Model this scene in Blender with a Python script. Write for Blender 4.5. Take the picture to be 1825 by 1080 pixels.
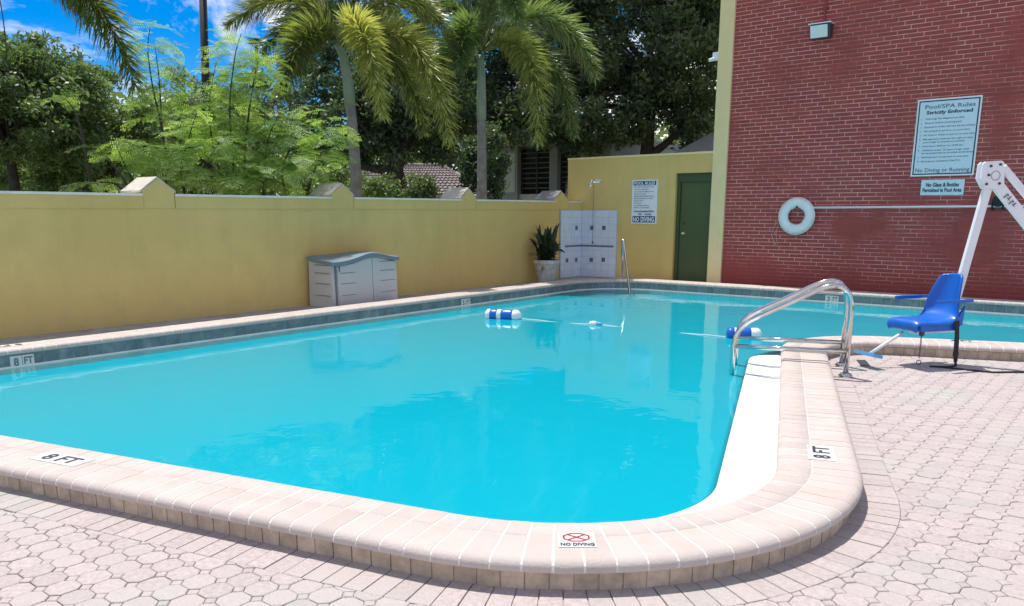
import bpy, bmesh, math, random
import numpy as np
from mathutils import Vector, Matrix
random.seed(7); rng = np.random.default_rng(11)
for o in list(bpy.data.objects): bpy.data.objects.remove(o, do_unlink=True)
scene = bpy.context.scene
COL = scene.collection
R = math.radians

# ------------------------------------------------------------------ camera, world, sun, exposure
EYE = 1.5
F_PX, CX, CY = 1432.0, 912.5, 690.0
PITCH = math.atan((CY-377.7)/F_PX); YAW = math.atan(1186/1466.)
cam_d = bpy.data.cameras.new('camera'); cam = bpy.data.objects.new('camera', cam_d); COL.objects.link(cam)
cam.location = (0, 0, EYE); cam.rotation_euler = (R(90)-PITCH, 0, YAW)
cam_d.sensor_fit = 'HORIZONTAL'; cam_d.sensor_width = 36; cam_d.lens = F_PX*36/1825.
cam_d.shift_y = (CY-540)/1825.; cam_d.clip_end = 1500; cam_d.clip_start = .05
scene.camera = cam
SUN_AZ = (-.957, .29); SUN_EL = 70
world = bpy.data.worlds.new('World'); scene.world = world; world.use_nodes = True
wn = world.node_tree.nodes; wl = world.node_tree.links
bg = wn['Background']; bg.inputs['Strength'].default_value = 0.15
sky = wn.new('ShaderNodeTexSky'); sky.sky_type = 'NISHITA'; sky.sun_disc = False
sky.sun_elevation = R(SUN_EL); sky.sun_rotation = math.atan2(SUN_AZ[0], SUN_AZ[1])
sky.air_density = .75; sky.dust_density = 0.1; sky.ozone_density = 4.0; sky.altitude = 300
hs = wn.new('ShaderNodeHueSaturation'); hs.inputs['Saturation'].default_value = 1.5; hs.inputs['Value'].default_value = .78; hs.inputs['Hue'].default_value = .504
wl.new(sky.outputs[0], hs.inputs['Color'])
tc = wn.new('ShaderNodeTexCoord')
mp = wn.new('ShaderNodeMapping'); mp.inputs['Scale'].default_value = (1.0, 1.0, 2.6); mp.inputs['Location'].default_value = (.9, 3.1, .6)
wl.new(tc.outputs['Generated'], mp.inputs['Vector'])
cn = wn.new('ShaderNodeTexNoise'); cn.inputs['Scale'].default_value = 3.2; cn.inputs['Detail'].default_value = 8
cn.inputs['Roughness'].default_value = .62; cn.inputs['Distortion'].default_value = .3
wl.new(mp.outputs[0], cn.inputs['Vector'])
cr = wn.new('ShaderNodeValToRGB'); cr.color_ramp.elements[0].position = .46; cr.color_ramp.elements[1].position = .60
wl.new(cn.outputs['Fac'], cr.inputs['Fac'])
cm = wn.new('ShaderNodeMixRGB'); cm.inputs['Color2'].default_value = (7.5, 7.2, 6.9, 1)
wl.new(cr.outputs['Color'], cm.inputs['Fac']); wl.new(hs.outputs[0], cm.inputs['Color1'])
wl.new(cm.outputs[0], bg.inputs['Color'])
sun_d = bpy.data.lights.new('sun', 'SUN'); sun = bpy.data.objects.new('sun', sun_d); COL.objects.link(sun)
sun_d.energy = 4.0; sun_d.angle = R(.5); sun_d.color = (1, .96, .90)
_sd = Vector((SUN_AZ[0]*math.cos(R(SUN_EL)), SUN_AZ[1]*math.cos(R(SUN_EL)), math.sin(R(SUN_EL))))
sun.rotation_euler = _sd.to_track_quat('Z', 'Y').to_euler(); sun.location = (0, 0, 30)
vs = scene.view_settings
scene.display_settings.display_device = 'sRGB'
vs.view_transform = 'Standard'; vs.look = 'None'; vs.gamma = 1; vs.use_curve_mapping = False
vs.exposure = 0.36
scene.render.engine = 'CYCLES'
cy = scene.cycles
cy.max_bounces = 8; cy.diffuse_bounces = 4; cy.glossy_bounces = 4; cy.transparent_max_bounces = 12; cy.transmission_bounces = 4

# ------------------------------------------------------------------ places measured from the photograph
sp_, cp_, st_, ct_ = math.sin(PITCH), math.cos(PITCH), math.sin(YAW), math.cos(YAW)
def ray(x, y):
    dx = (x-CX)/F_PX; dy = (CY-y)/F_PX
    fw = cp_+dy*sp_; up = dy*cp_-sp_
    return Vector((dx*ct_-fw*st_, dx*st_+fw*ct_, up)), fw
def on_z(x, y, z):
    r, _ = ray(x, y); return Vector((0, 0, EYE))+r*((z-EYE)/r.z)
def on_X(x, y, X):
    r, _ = ray(x, y); return Vector((0, 0, EYE))+r*(X/r.x)
def on_Y(x, y, Y):
    r, _ = ray(x, y); return Vector((0, 0, EYE))+r*(Y/r.y)
def at(x, y, D):
    r, fw = ray(x, y); return Vector((0, 0, EYE))+r*(D/fw)
def project(P):
    X, Y, Z = P[0], P[1], P[2]-EYE
    fw = -X*st_+Y*ct_; rt = X*ct_+Y*st_
    d = fw*cp_-Z*sp_; u = fw*sp_+Z*cp_
    if d < .05: return None
    return CX+F_PX*rt/d, CY-F_PX*u/d, d
RIGHT = Vector((ct_, st_, 0)); FWD = Vector((-st_, ct_, 0)); UP = Vector((0, 0, 1))

# ------------------------------------------------------------------ materials
def new_mat(name):
    m = bpy.data.materials.new(name); m.use_nodes = True
    return m, m.node_tree.nodes, m.node_tree.links, m.node_tree.nodes['Principled BSDF']
def mat(name, col, rough=.6, metal=0., spec=.5, var=0., vscale=6., col2=None, bump=0., bscale=40., pieces=0., tint2=None, stain=None, streak=0.):
    """base colour varied by noise (col -> col2), per-piece tint (object random + 'tint' attribute), fine bump"""
    m, N, L, b = new_mat(name)
    b.inputs['Roughness'].default_value = rough; b.inputs['Metallic'].default_value = metal
    b.inputs['Specular IOR Level'].default_value = spec
    geo = N.new('ShaderNodeNewGeometry')
    cur = None
    c1 = tuple(col)+(1,)
    if var > 0 or col2:
        n = N.new('ShaderNodeTexNoise'); n.inputs['Scale'].default_value = vscale; n.inputs['Detail'].default_value = 6
        n.inputs['Roughness'].default_value = .65
        L.new(geo.outputs['Position'], n.inputs['Vector'])
        r = N.new('ShaderNodeMapRange'); r.inputs[1].default_value = .32; r.inputs[2].default_value = .68
        L.new(n.outputs['Fac'], r.inputs[0])
        mx = N.new('ShaderNodeMixRGB'); L.new(r.outputs[0], mx.inputs['Fac'])
        if col2: a, z = col, col2
        else: a, z = tuple(c*(1-var) for c in col), tuple(min(1, c*(1+var)) for c in col)
        mx.inputs['Color1'].default_value = tuple(a)+(1,); mx.inputs['Color2'].default_value = tuple(z)+(1,)
        cur = mx.outputs[0]
    if stain:   # large soft patches of a second colour
        n = N.new('ShaderNodeTexNoise'); n.inputs['Scale'].default_value = stain[1]; n.inputs['Detail'].default_value = 4
        L.new(geo.outputs['Position'], n.inputs['Vector'])
        r = N.new('ShaderNodeMapRange'); r.inputs[1].default_value = stain[2]; r.inputs[2].default_value = stain[3]
        L.new(n.outputs['Fac'], r.inputs[0])
        mx = N.new('ShaderNodeMixRGB'); L.new(r.outputs[0], mx.inputs['Fac'])
        if cur: L.new(cur, mx.inputs['Color1'])
        else: mx.inputs['Color1'].default_value = c1
        mx.inputs['Color2'].default_value = tuple(stain[0])+(1,)
        cur = mx.outputs[0]
    if streak > 0:      # faint rain streaks running down
        mpp = N.new('ShaderNodeMapping'); mpp.inputs['Scale'].default_value = (3.1, 3.1, .3); L.new(geo.outputs['Position'], mpp.inputs['Vector'])
        n = N.new('ShaderNodeTexNoise'); n.inputs['Scale'].default_value = 1.; n.inputs['Detail'].default_value = 6; n.inputs['Roughness'].default_value = .7
        L.new(mpp.outputs[0], n.inputs['Vector'])
        r = N.new('ShaderNodeMapRange'); r.inputs[1].default_value = .50; r.inputs[2].default_value = .72; r.inputs[3].default_value = 1; r.inputs[4].default_value = 1-streak
        L.new(n.outputs['Fac'], r.inputs[0])
        mu = N.new('ShaderNodeVectorMath'); mu.operation = 'SCALE'
        if cur: L.new(cur, mu.inputs[0])
        else: mu.inputs[0].default_value = col
        L.new(r.outputs[0], mu.inputs['Scale']); cur = mu.outputs[0]
    if pieces > 0:
        oi = N.new('ShaderNodeObjectInfo'); at_ = N.new('ShaderNodeAttribute'); at_.attribute_name = 'tint'
        ad = N.new('ShaderNodeMath'); ad.operation = 'ADD'; L.new(oi.outputs['Random'], ad.inputs[0]); L.new(at_.outputs['Fac'], ad.inputs[1])
        fr = N.new('ShaderNodeMath'); fr.operation = 'FRACT'; L.new(ad.outputs[0], fr.inputs[0])
        r = N.new('ShaderNodeMapRange'); r.inputs[3].default_value = 1-pieces; r.inputs[4].default_value = 1+pieces
        L.new(fr.outputs[0], r.inputs[0])
        mu = N.new('ShaderNodeVectorMath'); mu.operation = 'SCALE'
        if cur: L.new(cur, mu.inputs[0])
        else: mu.inputs[0].default_value = col
        L.new(r.outputs[0], mu.inputs['Scale'])
        cur = mu.outputs[0]
        if tint2:
            fr2 = N.new('ShaderNodeMath'); fr2.operation = 'MULTIPLY'; fr2.inputs[1].default_value = 7.31
            L.new(fr.outputs[0], fr2.inputs[0])
            fr3 = N.new('ShaderNodeMath'); fr3.operation = 'FRACT'; L.new(fr2.outputs[0], fr3.inputs[0])
            pw = N.new('ShaderNodeMath'); pw.operation = 'POWER'; pw.inputs[1].default_value = 3; L.new(fr3.outputs[0], pw.inputs[0])
            mx = N.new('ShaderNodeMixRGB'); L.new(pw.outputs[0], mx.inputs['Fac']); L.new(cur, mx.inputs['Color1'])
            mx.inputs['Color2'].default_value = tuple(tint2)+(1,); cur = mx.outputs[0]
    if cur: L.new(cur, b.inputs['Base Color'])
    else: b.inputs['Base Color'].default_value = c1
    if bump > 0:
        n = N.new('ShaderNodeTexNoise'); n.inputs['Scale'].default_value = bscale; n.inputs['Detail'].default_value = 5
        L.new(geo.outputs['Position'], n.inputs['Vector'])
        bp = N.new('ShaderNodeBump'); bp.inputs['Strength'].default_value = bump; bp.inputs['Distance'].default_value = .01
        L.new(n.outputs['Fac'], bp.inputs['Height']); L.new(bp.outputs[0], b.inputs['Normal'])
    return m
def leaf_mat(name, ca, cb, trans=.35, rough=.4, spec=.5):
    m, N, L, b = new_mat(name)
    a = N.new('ShaderNodeAttribute'); a.attribute_name = 'tint'
    mx = N.new('ShaderNodeMixRGB'); L.new(a.outputs['Fac'], mx.inputs['Fac'])
    mx.inputs['Color1'].default_value = tuple(ca)+(1,); mx.inputs['Color2'].default_value = tuple(cb)+(1,)
    L.new(mx.outputs[0], b.inputs['Base Color']); b.inputs['Roughness'].default_value = rough
    b.inputs['Specular IOR Level'].default_value = spec
    t = N.new('ShaderNodeBsdfTranslucent')
    mu = N.new('ShaderNodeMixRGB'); mu.blend_type = 'MULTIPLY'; mu.inputs['Fac'].default_value = 1
    L.new(mx.outputs[0], mu.inputs['Color1']); mu.inputs['Color2'].default_value = (1.5, 1.6, .7, 1)
    L.new(mu.outputs[0], t.inputs['Color'])
    ms = N.new('ShaderNodeMixShader'); ms.inputs['Fac'].default_value = trans
    L.new(b.outputs[0], ms.inputs[1]); L.new(t.outputs[0], ms.inputs[2])
    L.new(ms.outputs[0], N['Material Output'].inputs['Surface'])
    return m
MT = {}
MT['coping'] = mat('coping_brick', (.52, .44, .395), .75, var=.07, vscale=9, bump=.25, bscale=90, pieces=.035, tint2=(.53, .465, .42), stain=((.47, .405, .36), 1.6, .5, .75))
MT['mortar'] = mat('coping_mortar', (.72, .67, .62), .9, var=.08, vscale=20)
MT['base_brick'] = mat('kerb_brick', (.54, .42, .315), .85, var=.24, vscale=12, bump=.3, bscale=70, pieces=.12)
MT['base_mortar'] = mat('kerb_mortar', (.52, .43, .35), .9, var=.15, vscale=20)
MT['paver'] = mat('paver', (.455, .385, .37), .85, var=.17, vscale=38, bump=.6, bscale=110, pieces=.06, tint2=(.47, .41, .385), stain=((.425, .41, .375), 1.1, .50, .64))
MT['paver_joint'] = mat('paver_joint_sand', (.50, .43, .41), .95, var=.2, vscale=9, stain=((.13, .11, .10), 3.1, .57, .70))
MT['concrete'] = mat('old_concrete', (.38, .36, .34), .9, var=.25, vscale=5, bump=.3)
MT['earth'] = mat('earth_and_grass', (.10, .12, .05), .95, col2=(.17, .15, .09), vscale=.8)
MT['tile_blue'] = mat('waterline_tile', (.13, .185, .205), .35, var=.25, vscale=14, pieces=.14, stain=((.27, .29, .28), 5, .55, .8))
MT['tile_grout'] = mat('tile_grout', (.48, .50, .48), .8)
MT['plaster'] = mat('pool_plaster_white', (.80, .82, .81), .6, var=.05, vscale=7, bump=.25, bscale=35, stain=((.66, .70, .70), 2.2, .55, .8))
MT['basin'] = mat('pool_plaster_turquoise', (.22, .72, .80), .6, var=.06, vscale=3)
MT['yellow'] = mat('yellow_stucco', (.70, .505, .175), .8, var=.05, vscale=3, bump=.3, bscale=55, stain=((.66, .435, .135), .55, .45, .8), streak=.07)
MT['pale_yellow'] = mat('pale_yellow_paint', (.86, .67, .345), .75, var=.04, vscale=4, bump=.12, bscale=60, streak=.05)
MT['cap'] = mat('weathered_cap', (.55, .50, .42), .85, var=.2, vscale=14, bump=.3)
MT['slab'] = mat('pale_coping_slab', (.80, .74, .64), .8, var=.12, vscale=5, bump=.2)
MT['cap_shaded'] = mat('shaded_cap', (.24, .24, .25), .85, var=.2, vscale=14, bump=.3)  # tree shade over the last post, put into the cap's colour
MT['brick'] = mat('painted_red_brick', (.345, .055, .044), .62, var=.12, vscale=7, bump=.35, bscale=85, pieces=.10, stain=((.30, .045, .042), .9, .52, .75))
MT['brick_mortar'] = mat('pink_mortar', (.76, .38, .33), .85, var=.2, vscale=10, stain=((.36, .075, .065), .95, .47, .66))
MT['green'] = mat('green_door_paint', (.066, .095, .030), .5, var=.06, vscale=4, bump=.05)
MT['dark_green'] = mat('green_frame_paint', (.050, .073, .024), .5)
MT['steel'] = mat('stainless_steel', (.60, .595, .58), .10, metal=1., var=.06, vscale=15)
MT['white_metal'] = mat('white_powder_coat', (.80, .81, .84), .4, var=.03)
MT['white'] = mat('white_plastic', (.80, .81, .82), .45, var=.03)
MT['ring'] = mat('ring_vinyl', (.80, .80, .79), .5, var=.05, vscale=12)
MT['blue'] = mat('blue_plastic', (.004, .115, .50), .34, var=.08, vscale=10)
MT['lt_blue'] = mat('light_blue_plastic', (.10, .36, .66), .45)
MT['black'] = mat('black_strap', (.012, .012, .015), .7)
MT['dark_metal'] = mat('dark_metal', (.04, .042, .046), .5)
MT['grate'] = mat('drain_grate', (.055, .05, .05), .8, var=.2, vscale=30)
MT['sign_white'] = mat('sign_white', (.80, .82, .83), .4, var=.02)
MT['sign_blue_white'] = mat('sign_pale_blue', (.62, .74, .79), .4, var=.03)
MT['ink'] = mat('black_ink', (.02, .03, .05), .6)
MT['ink_grey'] = mat('faded_ink', (.10, .17, .22), .6)
MT['ink_blue'] = mat('navy_ink', (.012, .02, .16), .5)
MT['ink_red'] = mat('red_ink', (.45, .02, .03), .5)
MT['mark_white'] = mat('glazed_white_tile', (.66, .63, .60), .4, var=.05)
MT['shed_wall'] = mat('grey_resin', (.52, .505, .485), .55, var=.04, vscale=3, bump=.1)
MT['shed_lid'] = mat('slate_blue_resin', (.17, .23, .27), .4, var=.08, vscale=5, bump=.15)
MT['shed_gap'] = mat('shed_seam', (.16, .16, .165), .8)
MT['pot'] = mat('weathered_white_pot', (.52, .50, .47), .8, var=.22, vscale=9, bump=.4, bscale=30, stain=((.34, .32, .29), 6, .5, .75))
MT['soil'] = mat('soil', (.05, .035, .025), .95)
MT['shower_tile'] = mat('white_shower_tile', (.66, .71, .80), .3, var=.04, pieces=.03)
MT['shower_grout'] = mat('shower_grout', (.50, .54, .60), .8)
MT['deco_tile'] = mat('grey_deco_tile', (.11, .13, .16), .4, var=.4, vscale=40)
MT['deco_strip'] = mat('purple_grey_tile_strip', (.17, .15, .20), .4, var=.3, vscale=30)
MT['lens'] = mat('light_lens', (.74, .80, .78), .25, var=.05)
MT['knob'] = mat('satin_brass', (.75, .72, .60), .3, metal=1.)
MT['bark'] = mat('dark_bark', (.055, .048, .042), .9, var=.35, vscale=6, bump=.6, bscale=14)
MT['palm_trunk'] = mat('grey_palm_trunk', (.24, .23, .21), .85, var=.25, vscale=7, bump=.4, bscale=25)
MT['crownshaft'] = mat('pale_crownshaft', (.27, .32, .23), .6, var=.15, vscale=5)
MT['rachis'] = mat('frond_stalk', (.20, .22, .07), .6)
MT['oak'] = leaf_mat('oak_leaf', (.06, .108, .040), (.22, .30, .14), .42, .46)
MT['oak2'] = leaf_mat('dark_oak_leaf', (.020, .048, .026), (.15, .215, .12), .34, .42)
MT['far_leaf'] = leaf_mat('far_leaf', (.08, .125, .05), (.18, .23, .11), .4, .5)
MT['feather'] = leaf_mat('feathery_leaf', (.19, .30, .080), (.44, .56, .23), .45, .5, .3)
MT['palm_leaf'] = leaf_mat('palm_leaflet', (.10, .135, .036), (.45, .47, .19), .40, .38)
MT['palm_leaf_green'] = leaf_mat('green_palm_leaflet', (.055, .105, .035), (.30, .38, .18), .38, .38)
MT['palm_leaf_yellow'] = leaf_mat('yellow_palm_leaflet', (.20, .225, .05), (.57, .55, .22), .40, .38)
MT['pot_leaf'] = leaf_mat('potted_leaf', (.018, .032, .012), (.06, .075, .030), .2, .45)
MT['roof_tile'] = mat('clay_roof_tile', (.235, .195, .185), .85, var=.3, vscale=4, bump=.3, bscale=10)
MT['house_wall'] = mat('house_stucco', (.45, .40, .36), .85, var=.06)
MT['grey_wall'] = mat('grey_building_paint', (.34, .36, .38), .8, var=.05)
MT['pale_panel'] = mat('pale_panel', (.60, .62, .60), .8, var=.08)
MT['glass'] = mat('dark_window_glass', (.012, .018, .02), .06, spec=.7)
MT['grey_roof'] = mat('grey_shingle', (.16, .17, .18), .9, var=.2, vscale=6)
MT['soap'] = mat('chrome', (.75, .76, .78), .12, metal=1.)
MT['rope'] = mat('pale_rope', (.62, .68, .68), .8)
MT['tan_rope'] = mat('tan_rope', (.55, .40, .34), .9)
ZW_ = -.047
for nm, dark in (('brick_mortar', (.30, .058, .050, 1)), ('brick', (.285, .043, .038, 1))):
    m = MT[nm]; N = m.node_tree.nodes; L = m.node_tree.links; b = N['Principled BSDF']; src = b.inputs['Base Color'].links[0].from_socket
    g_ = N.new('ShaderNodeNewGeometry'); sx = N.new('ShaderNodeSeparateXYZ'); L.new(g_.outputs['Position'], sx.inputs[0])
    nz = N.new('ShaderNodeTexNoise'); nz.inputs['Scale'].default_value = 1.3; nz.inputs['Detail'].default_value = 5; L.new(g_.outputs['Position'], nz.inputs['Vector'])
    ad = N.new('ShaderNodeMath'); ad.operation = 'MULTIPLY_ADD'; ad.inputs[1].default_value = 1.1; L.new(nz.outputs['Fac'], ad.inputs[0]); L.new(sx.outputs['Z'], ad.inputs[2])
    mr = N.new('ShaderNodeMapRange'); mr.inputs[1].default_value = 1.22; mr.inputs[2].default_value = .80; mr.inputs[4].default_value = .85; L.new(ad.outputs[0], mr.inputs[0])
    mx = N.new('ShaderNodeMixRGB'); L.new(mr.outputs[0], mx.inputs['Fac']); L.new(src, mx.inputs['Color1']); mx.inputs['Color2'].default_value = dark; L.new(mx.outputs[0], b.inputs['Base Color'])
# water: cloudy turquoise body under a mirror-like surface
m, N, L, b = new_mat('pool_water'); N.remove(b); MT['water'] = m
geo = N.new('ShaderNodeNewGeometry')
wn1 = N.new('ShaderNodeTexNoise'); wn1.inputs['Scale'].default_value = 1.6; wn1.inputs['Detail'].default_value = 3
wn2 = N.new('ShaderNodeTexNoise'); wn2.inputs['Scale'].default_value = 9; wn2.inputs['Detail'].default_value = 2
for n in (wn1, wn2): L.new(geo.outputs['Position'], n.inputs['Vector'])
wa = N.new('ShaderNodeMath'); wa.operation = 'MULTIPLY_ADD'; wa.inputs[1].default_value = .12
L.new(wn2.outputs['Fac'], wa.inputs[0]); L.new(wn1.outputs['Fac'], wa.inputs[2])
wb = N.new('ShaderNodeBump'); wb.inputs['Strength'].default_value = .05; wb.inputs['Distance'].default_value = .12
L.new(wa.outputs[0], wb.inputs['Height'])
fr = N.new('ShaderNodeFresnel'); fr.inputs['IOR'].default_value = 1.33; L.new(wb.outputs[0], fr.inputs['Normal'])
df = N.new('ShaderNodeBsdfDiffuse'); tr = N.new('ShaderNodeBsdfTransparent'); gl = N.new('ShaderNodeBsdfGlossy')
df.inputs['Color'].default_value = (.004, .375, .485, 1); tr.inputs['Color'].default_value = (.68, .97, .98, 1)
gl.inputs['Roughness'].default_value = .015; L.new(wb.outputs[0], gl.inputs['Normal'])
m1 = N.new('ShaderNodeMixShader'); m1.inputs['Fac'].default_value = .74
L.new(tr.outputs[0], m1.inputs[1]); L.new(df.outputs[0], m1.inputs[2])
m2 = N.new('ShaderNodeMixShader'); L.new(fr.outputs[0], m2.inputs['Fac'])
L.new(m1.outputs[0], m2.inputs[1]); L.new(gl.outputs[0], m2.inputs[2])
L.new(m2.outputs[0], N['Material Output'].inputs['Surface'])
sha = N.new('ShaderNodeAttribute'); sha.attribute_name = 'shallow'      # clearer where the water is only a hand deep
vd = N.new('ShaderNodeVectorMath'); vd.operation = 'DISTANCE'; vd.inputs[1].default_value = (-8.95, 14.2, ZW_)
L.new(geo.outputs['Position'], vd.inputs[0])
vr = N.new('ShaderNodeMapRange'); vr.inputs[1].default_value = 2.1; vr.inputs[2].default_value = 1.1; vr.inputs[3].default_value = 0; vr.inputs[4].default_value = .8
L.new(vd.outputs['Value'], vr.inputs[0])
mxx = N.new('ShaderNodeMath'); mxx.operation = 'MAXIMUM'; L.new(sha.outputs['Fac'], mxx.inputs[0]); L.new(vr.outputs[0], mxx.inputs[1])
fo = N.new('ShaderNodeMapRange'); fo.inputs[3].default_value = .97; fo.inputs[4].default_value = .12; L.new(mxx.outputs[0], fo.inputs[0]); L.new(fo.outputs[0], m1.inputs['Fac'])

# ------------------------------------------------------------------ mesh helpers
WORLD = {}
def wloc(o): return WORLD.get(o.name, Vector((0, 0, 0))) if o else Vector((0, 0, 0))
def link(name, me, parent=None):
    o = bpy.data.objects.new(name, me); COL.objects.link(o)
    if parent: o.parent = parent
    WORLD[o.name] = wloc(parent)
    return o
def tag(o, label=None, cat=None, group=None, kind=None):
    if label: o['label'] = label
    if cat: o['category'] = cat
    if group: o['group'] = group
    if kind: o['kind'] = kind
    return o
def thing(name, label, cat, loc=(0, 0, 0), group=None):
    o = bpy.data.objects.new(name, None); COL.objects.link(o); o.location = loc; o.empty_display_size = .1
    WORLD[o.name] = Vector(loc)
    return tag(o, label, cat, group)
class MB:
    """collects shapes in world coordinates; build() links them as one mesh object"""
    def __init__(s): s.v = []; s.f = []; s.t = []
    def add(s, vs_, fs, t=0.):
        n = len(s.v); s.v += [tuple(v) for v in vs_]; s.f += [tuple(i+n for i in f) for f in fs]; s.t += [t]*len(fs)
        return s
    def box(s, c, size, ax=None, t=0., taper=1.):
        c = Vector(c); a = ax or (Vector((1, 0, 0)), Vector((0, 1, 0)), Vector((0, 0, 1)))
        h = [x/2 for x in size]; vs_ = []
        for k in (-1, 1):
            q = taper if k > 0 else 1.
            for (i, j) in ((-1, -1), (1, -1), (1, 1), (-1, 1)):
                vs_.append(c+a[0]*(i*h[0]*q)+a[1]*(j*h[1]*q)+a[2]*(k*h[2]))
        return s.add(vs_, [(3, 2, 1, 0), (4, 5, 6, 7), (0, 1, 5, 4), (1, 2, 6, 5), (2, 3, 7, 6), (3, 0, 4, 7)], t)
    def bbox(s, x0, x1, y0, y1, z0, z1): return s.box(((x0+x1)/2, (y0+y1)/2, (z0+z1)/2), (abs(x1-x0), abs(y1-y0), abs(z1-z0)))
    def tube(s, pts, rad, seg=10, cap=True, closed=False):
        pts = [Vector(p) for p in pts]; n = len(pts)
        rad = rad if hasattr(rad, '__len__') else [rad]*n
        vs_ = []; prev = None
        for i, p in enumerate(pts):
            if closed: d = pts[(i+1) % n]-pts[i-1]
            else: d = pts[min(i+1, n-1)]-pts[max(i-1, 0)]
            d.normalize()
            if prev is None:
                u = d.cross(Vector((0, 0, 1)))
                if u.length < .05: u = d.cross(Vector((1, 0, 0)))
            else: u = prev-d*prev.dot(d)
            u.normalize(); prev = u; w = d.cross(u)
            for k in range(seg):
                a = 2*math.pi*k/seg; vs_.append(p+(u*math.cos(a)+w*math.sin(a))*rad[i])
        fs = []
        for i in range(n if closed else n-1):
            j = (i+1) % n
            for k in range(seg):
                k2 = (k+1) % seg; fs.append((i*seg+k, i*seg+k2, j*seg+k2, j*seg+k))
        if cap and not closed:
            fs.append(tuple(range(seg-1, -1, -1))); fs.append(tuple((n-1)*seg+k for k in range(seg)))
        return s.add(vs_, fs)
    def prism(s, poly, ext):
        """closed planar polygon (list of Vector) extruded by the vector ext"""
        n = len(poly); ext = Vector(ext); vs_ = [Vector(p) for p in poly]+[Vector(p)+ext for p in poly]
        fs = [tuple(range(n-1, -1, -1)), tuple(range(n, 2*n))]+[(i, (i+1) % n, n+(i+1) % n, n+i) for i in range(n)]
        return s.add(vs_, fs)
    def lathe(s, c, prof, seg=32, ax=None):
        c = Vector(c); a = ax or (Vector((1, 0, 0)), Vector((0, 1, 0)), Vector((0, 0, 1))); vs_ = []
        for (r, z) in prof:
            for k in range(seg):
                t = 2*math.pi*k/seg; vs_.append(c+a[0]*(r*math.cos(t))+a[1]*(r*math.sin(t))+a[2]*z)
        fs = [(i*seg+k, i*seg+(k+1) % seg, (i+1)*seg+(k+1) % seg, (i+1)*seg+k) for i in range(len(prof)-1) for k in range(seg)]
        return s.add(vs_, fs)
    def build(s, name, material, parent=None, smooth=False, origin=None, fix=True):
        off = wloc(parent)
        if parent is None and origin is not None: off = Vector(origin)
        me = bpy.data.meshes.new(name)
        me.from_pydata([tuple(Vector(v)-off) for v in s.v], [], s.f)
        if any(s.t):
            a = me.attributes.new('tint', 'FLOAT', 'FACE'); a.data.foreach_set('value', s.t)
        if fix:
            bm = bmesh.new(); bm.from_mesh(me); bmesh.ops.recalc_face_normals(bm, faces=bm.faces); bm.to_mesh(me); bm.free()
        if smooth: me.polygons.foreach_set('use_smooth', [True]*len(me.polygons))
        me.materials.append(material); me.update()
        o = link(name, me, parent)
        if parent is None and origin is not None: o.location = off; WORLD[o.name] = off
        return o
def smooth_by_angle(o, ang=40):
    me = o.data; me.polygons.foreach_set('use_smooth', [True]*len(me.polygons))
    bm = bmesh.new(); bm.from_mesh(me)
    for e in bm.edges:
        e.smooth = not (len(e.link_faces) == 2 and e.calc_face_angle(0) > R(ang))
    bm.to_mesh(me); bm.free()
def np_quads(name, V, material, parent=None, tint=None, kind=None):
    """V: (n,4,3) quads in world coordinates"""
    n = len(V); off = np.array(wloc(parent)); co = (V.reshape(-1, 3)-off).astype(np.float32)
    me = bpy.data.meshes.new(name); me.vertices.add(n*4); me.vertices.foreach_set('co', co.ravel())
    me.loops.add(n*4); me.loops.foreach_set('vertex_index', np.arange(n*4, dtype=np.int32))
    me.polygons.add(n); me.polygons.foreach_set('loop_start', np.arange(0, n*4, 4, dtype=np.int32))
    try: me.polygons.foreach_set('loop_total', np.full(n, 4, dtype=np.int32))
    except Exception: pass
    if tint is not None:
        a = me.attributes.new('tint', 'FLOAT', 'FACE'); a.data.foreach_set('value', tint.astype(np.float32))
    me.materials.append(material); me.update(calc_edges=True)
    o = link(name, me, parent)
    if kind: o['kind'] = kind
    return o
def bez(p0, p1, p2, n):
    p0, p1, p2 = Vector(p0), Vector(p1), Vector(p2)
    return [p0*(1-t)**2+p1*(2*t*(1-t))+p2*t*t for t in [i/(n-1) for i in range(n)]]
def rounded(pts, rads, n=8):
    """polyline with each inner corner rounded by the given radius"""
    pts = [Vector(p) for p in pts]; out = [pts[0]]
    for i in range(1, len(pts)-1):
        a, b, c = pts[i-1], pts[i], pts[i+1]; r = rads[i-1]
        u = (a-b).normalized(); w = (c-b).normalized()
        L1 = min(r, (a-b).length*.49, (c-b).length*.49)
        out += bez(b+u*L1, b, b+w*L1, n)
    out.append(pts[-1]); return out
def lettering(name, lines, material, parent, right, up, normal, lift=.003, kind=None):
    """lines: (text, centre/left point, cap height, width or None, align, boldness)"""
    right, up, normal = Vector(right), Vector(up), Vector(normal); o = None
    for (txt, pos, h, wid, al, bold) in lines:
        cu = bpy.data.curves.new('txt', 'FONT'); cu.body = txt; cu.size = 1.0; cu.align_x = 'LEFT'; cu.offset = bold
        cu.resolution_u = 2
        ob = bpy.data.objects.new('txt', cu); COL.objects.link(ob)
        me = bpy.data.meshes.new_from_object(ob.evaluated_get(bpy.context.evaluated_depsgraph_get()))
        if len(me.vertices):
            xs = [v.co.x for v in me.vertices]; x0, x1 = min(xs), max(xs)
            sy = h/.70; sx = (wid/(x1-x0)) if wid else sy
            sh = {'C': -(x0+x1)/2, 'L': -x0}[al]
            vs_ = [Vector(pos)+right*((v.co.x+sh)*sx)+up*(v.co.y*sy)+normal*lift for v in me.vertices]
            o = MB().add(vs_, [tuple(p.vertices) for p in me.polygons]).build(name, material, parent, fix=False)
        bpy.data.objects.remove(ob); bpy.data.curves.remove(cu); bpy.data.meshes.remove(me)
    return o
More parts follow.
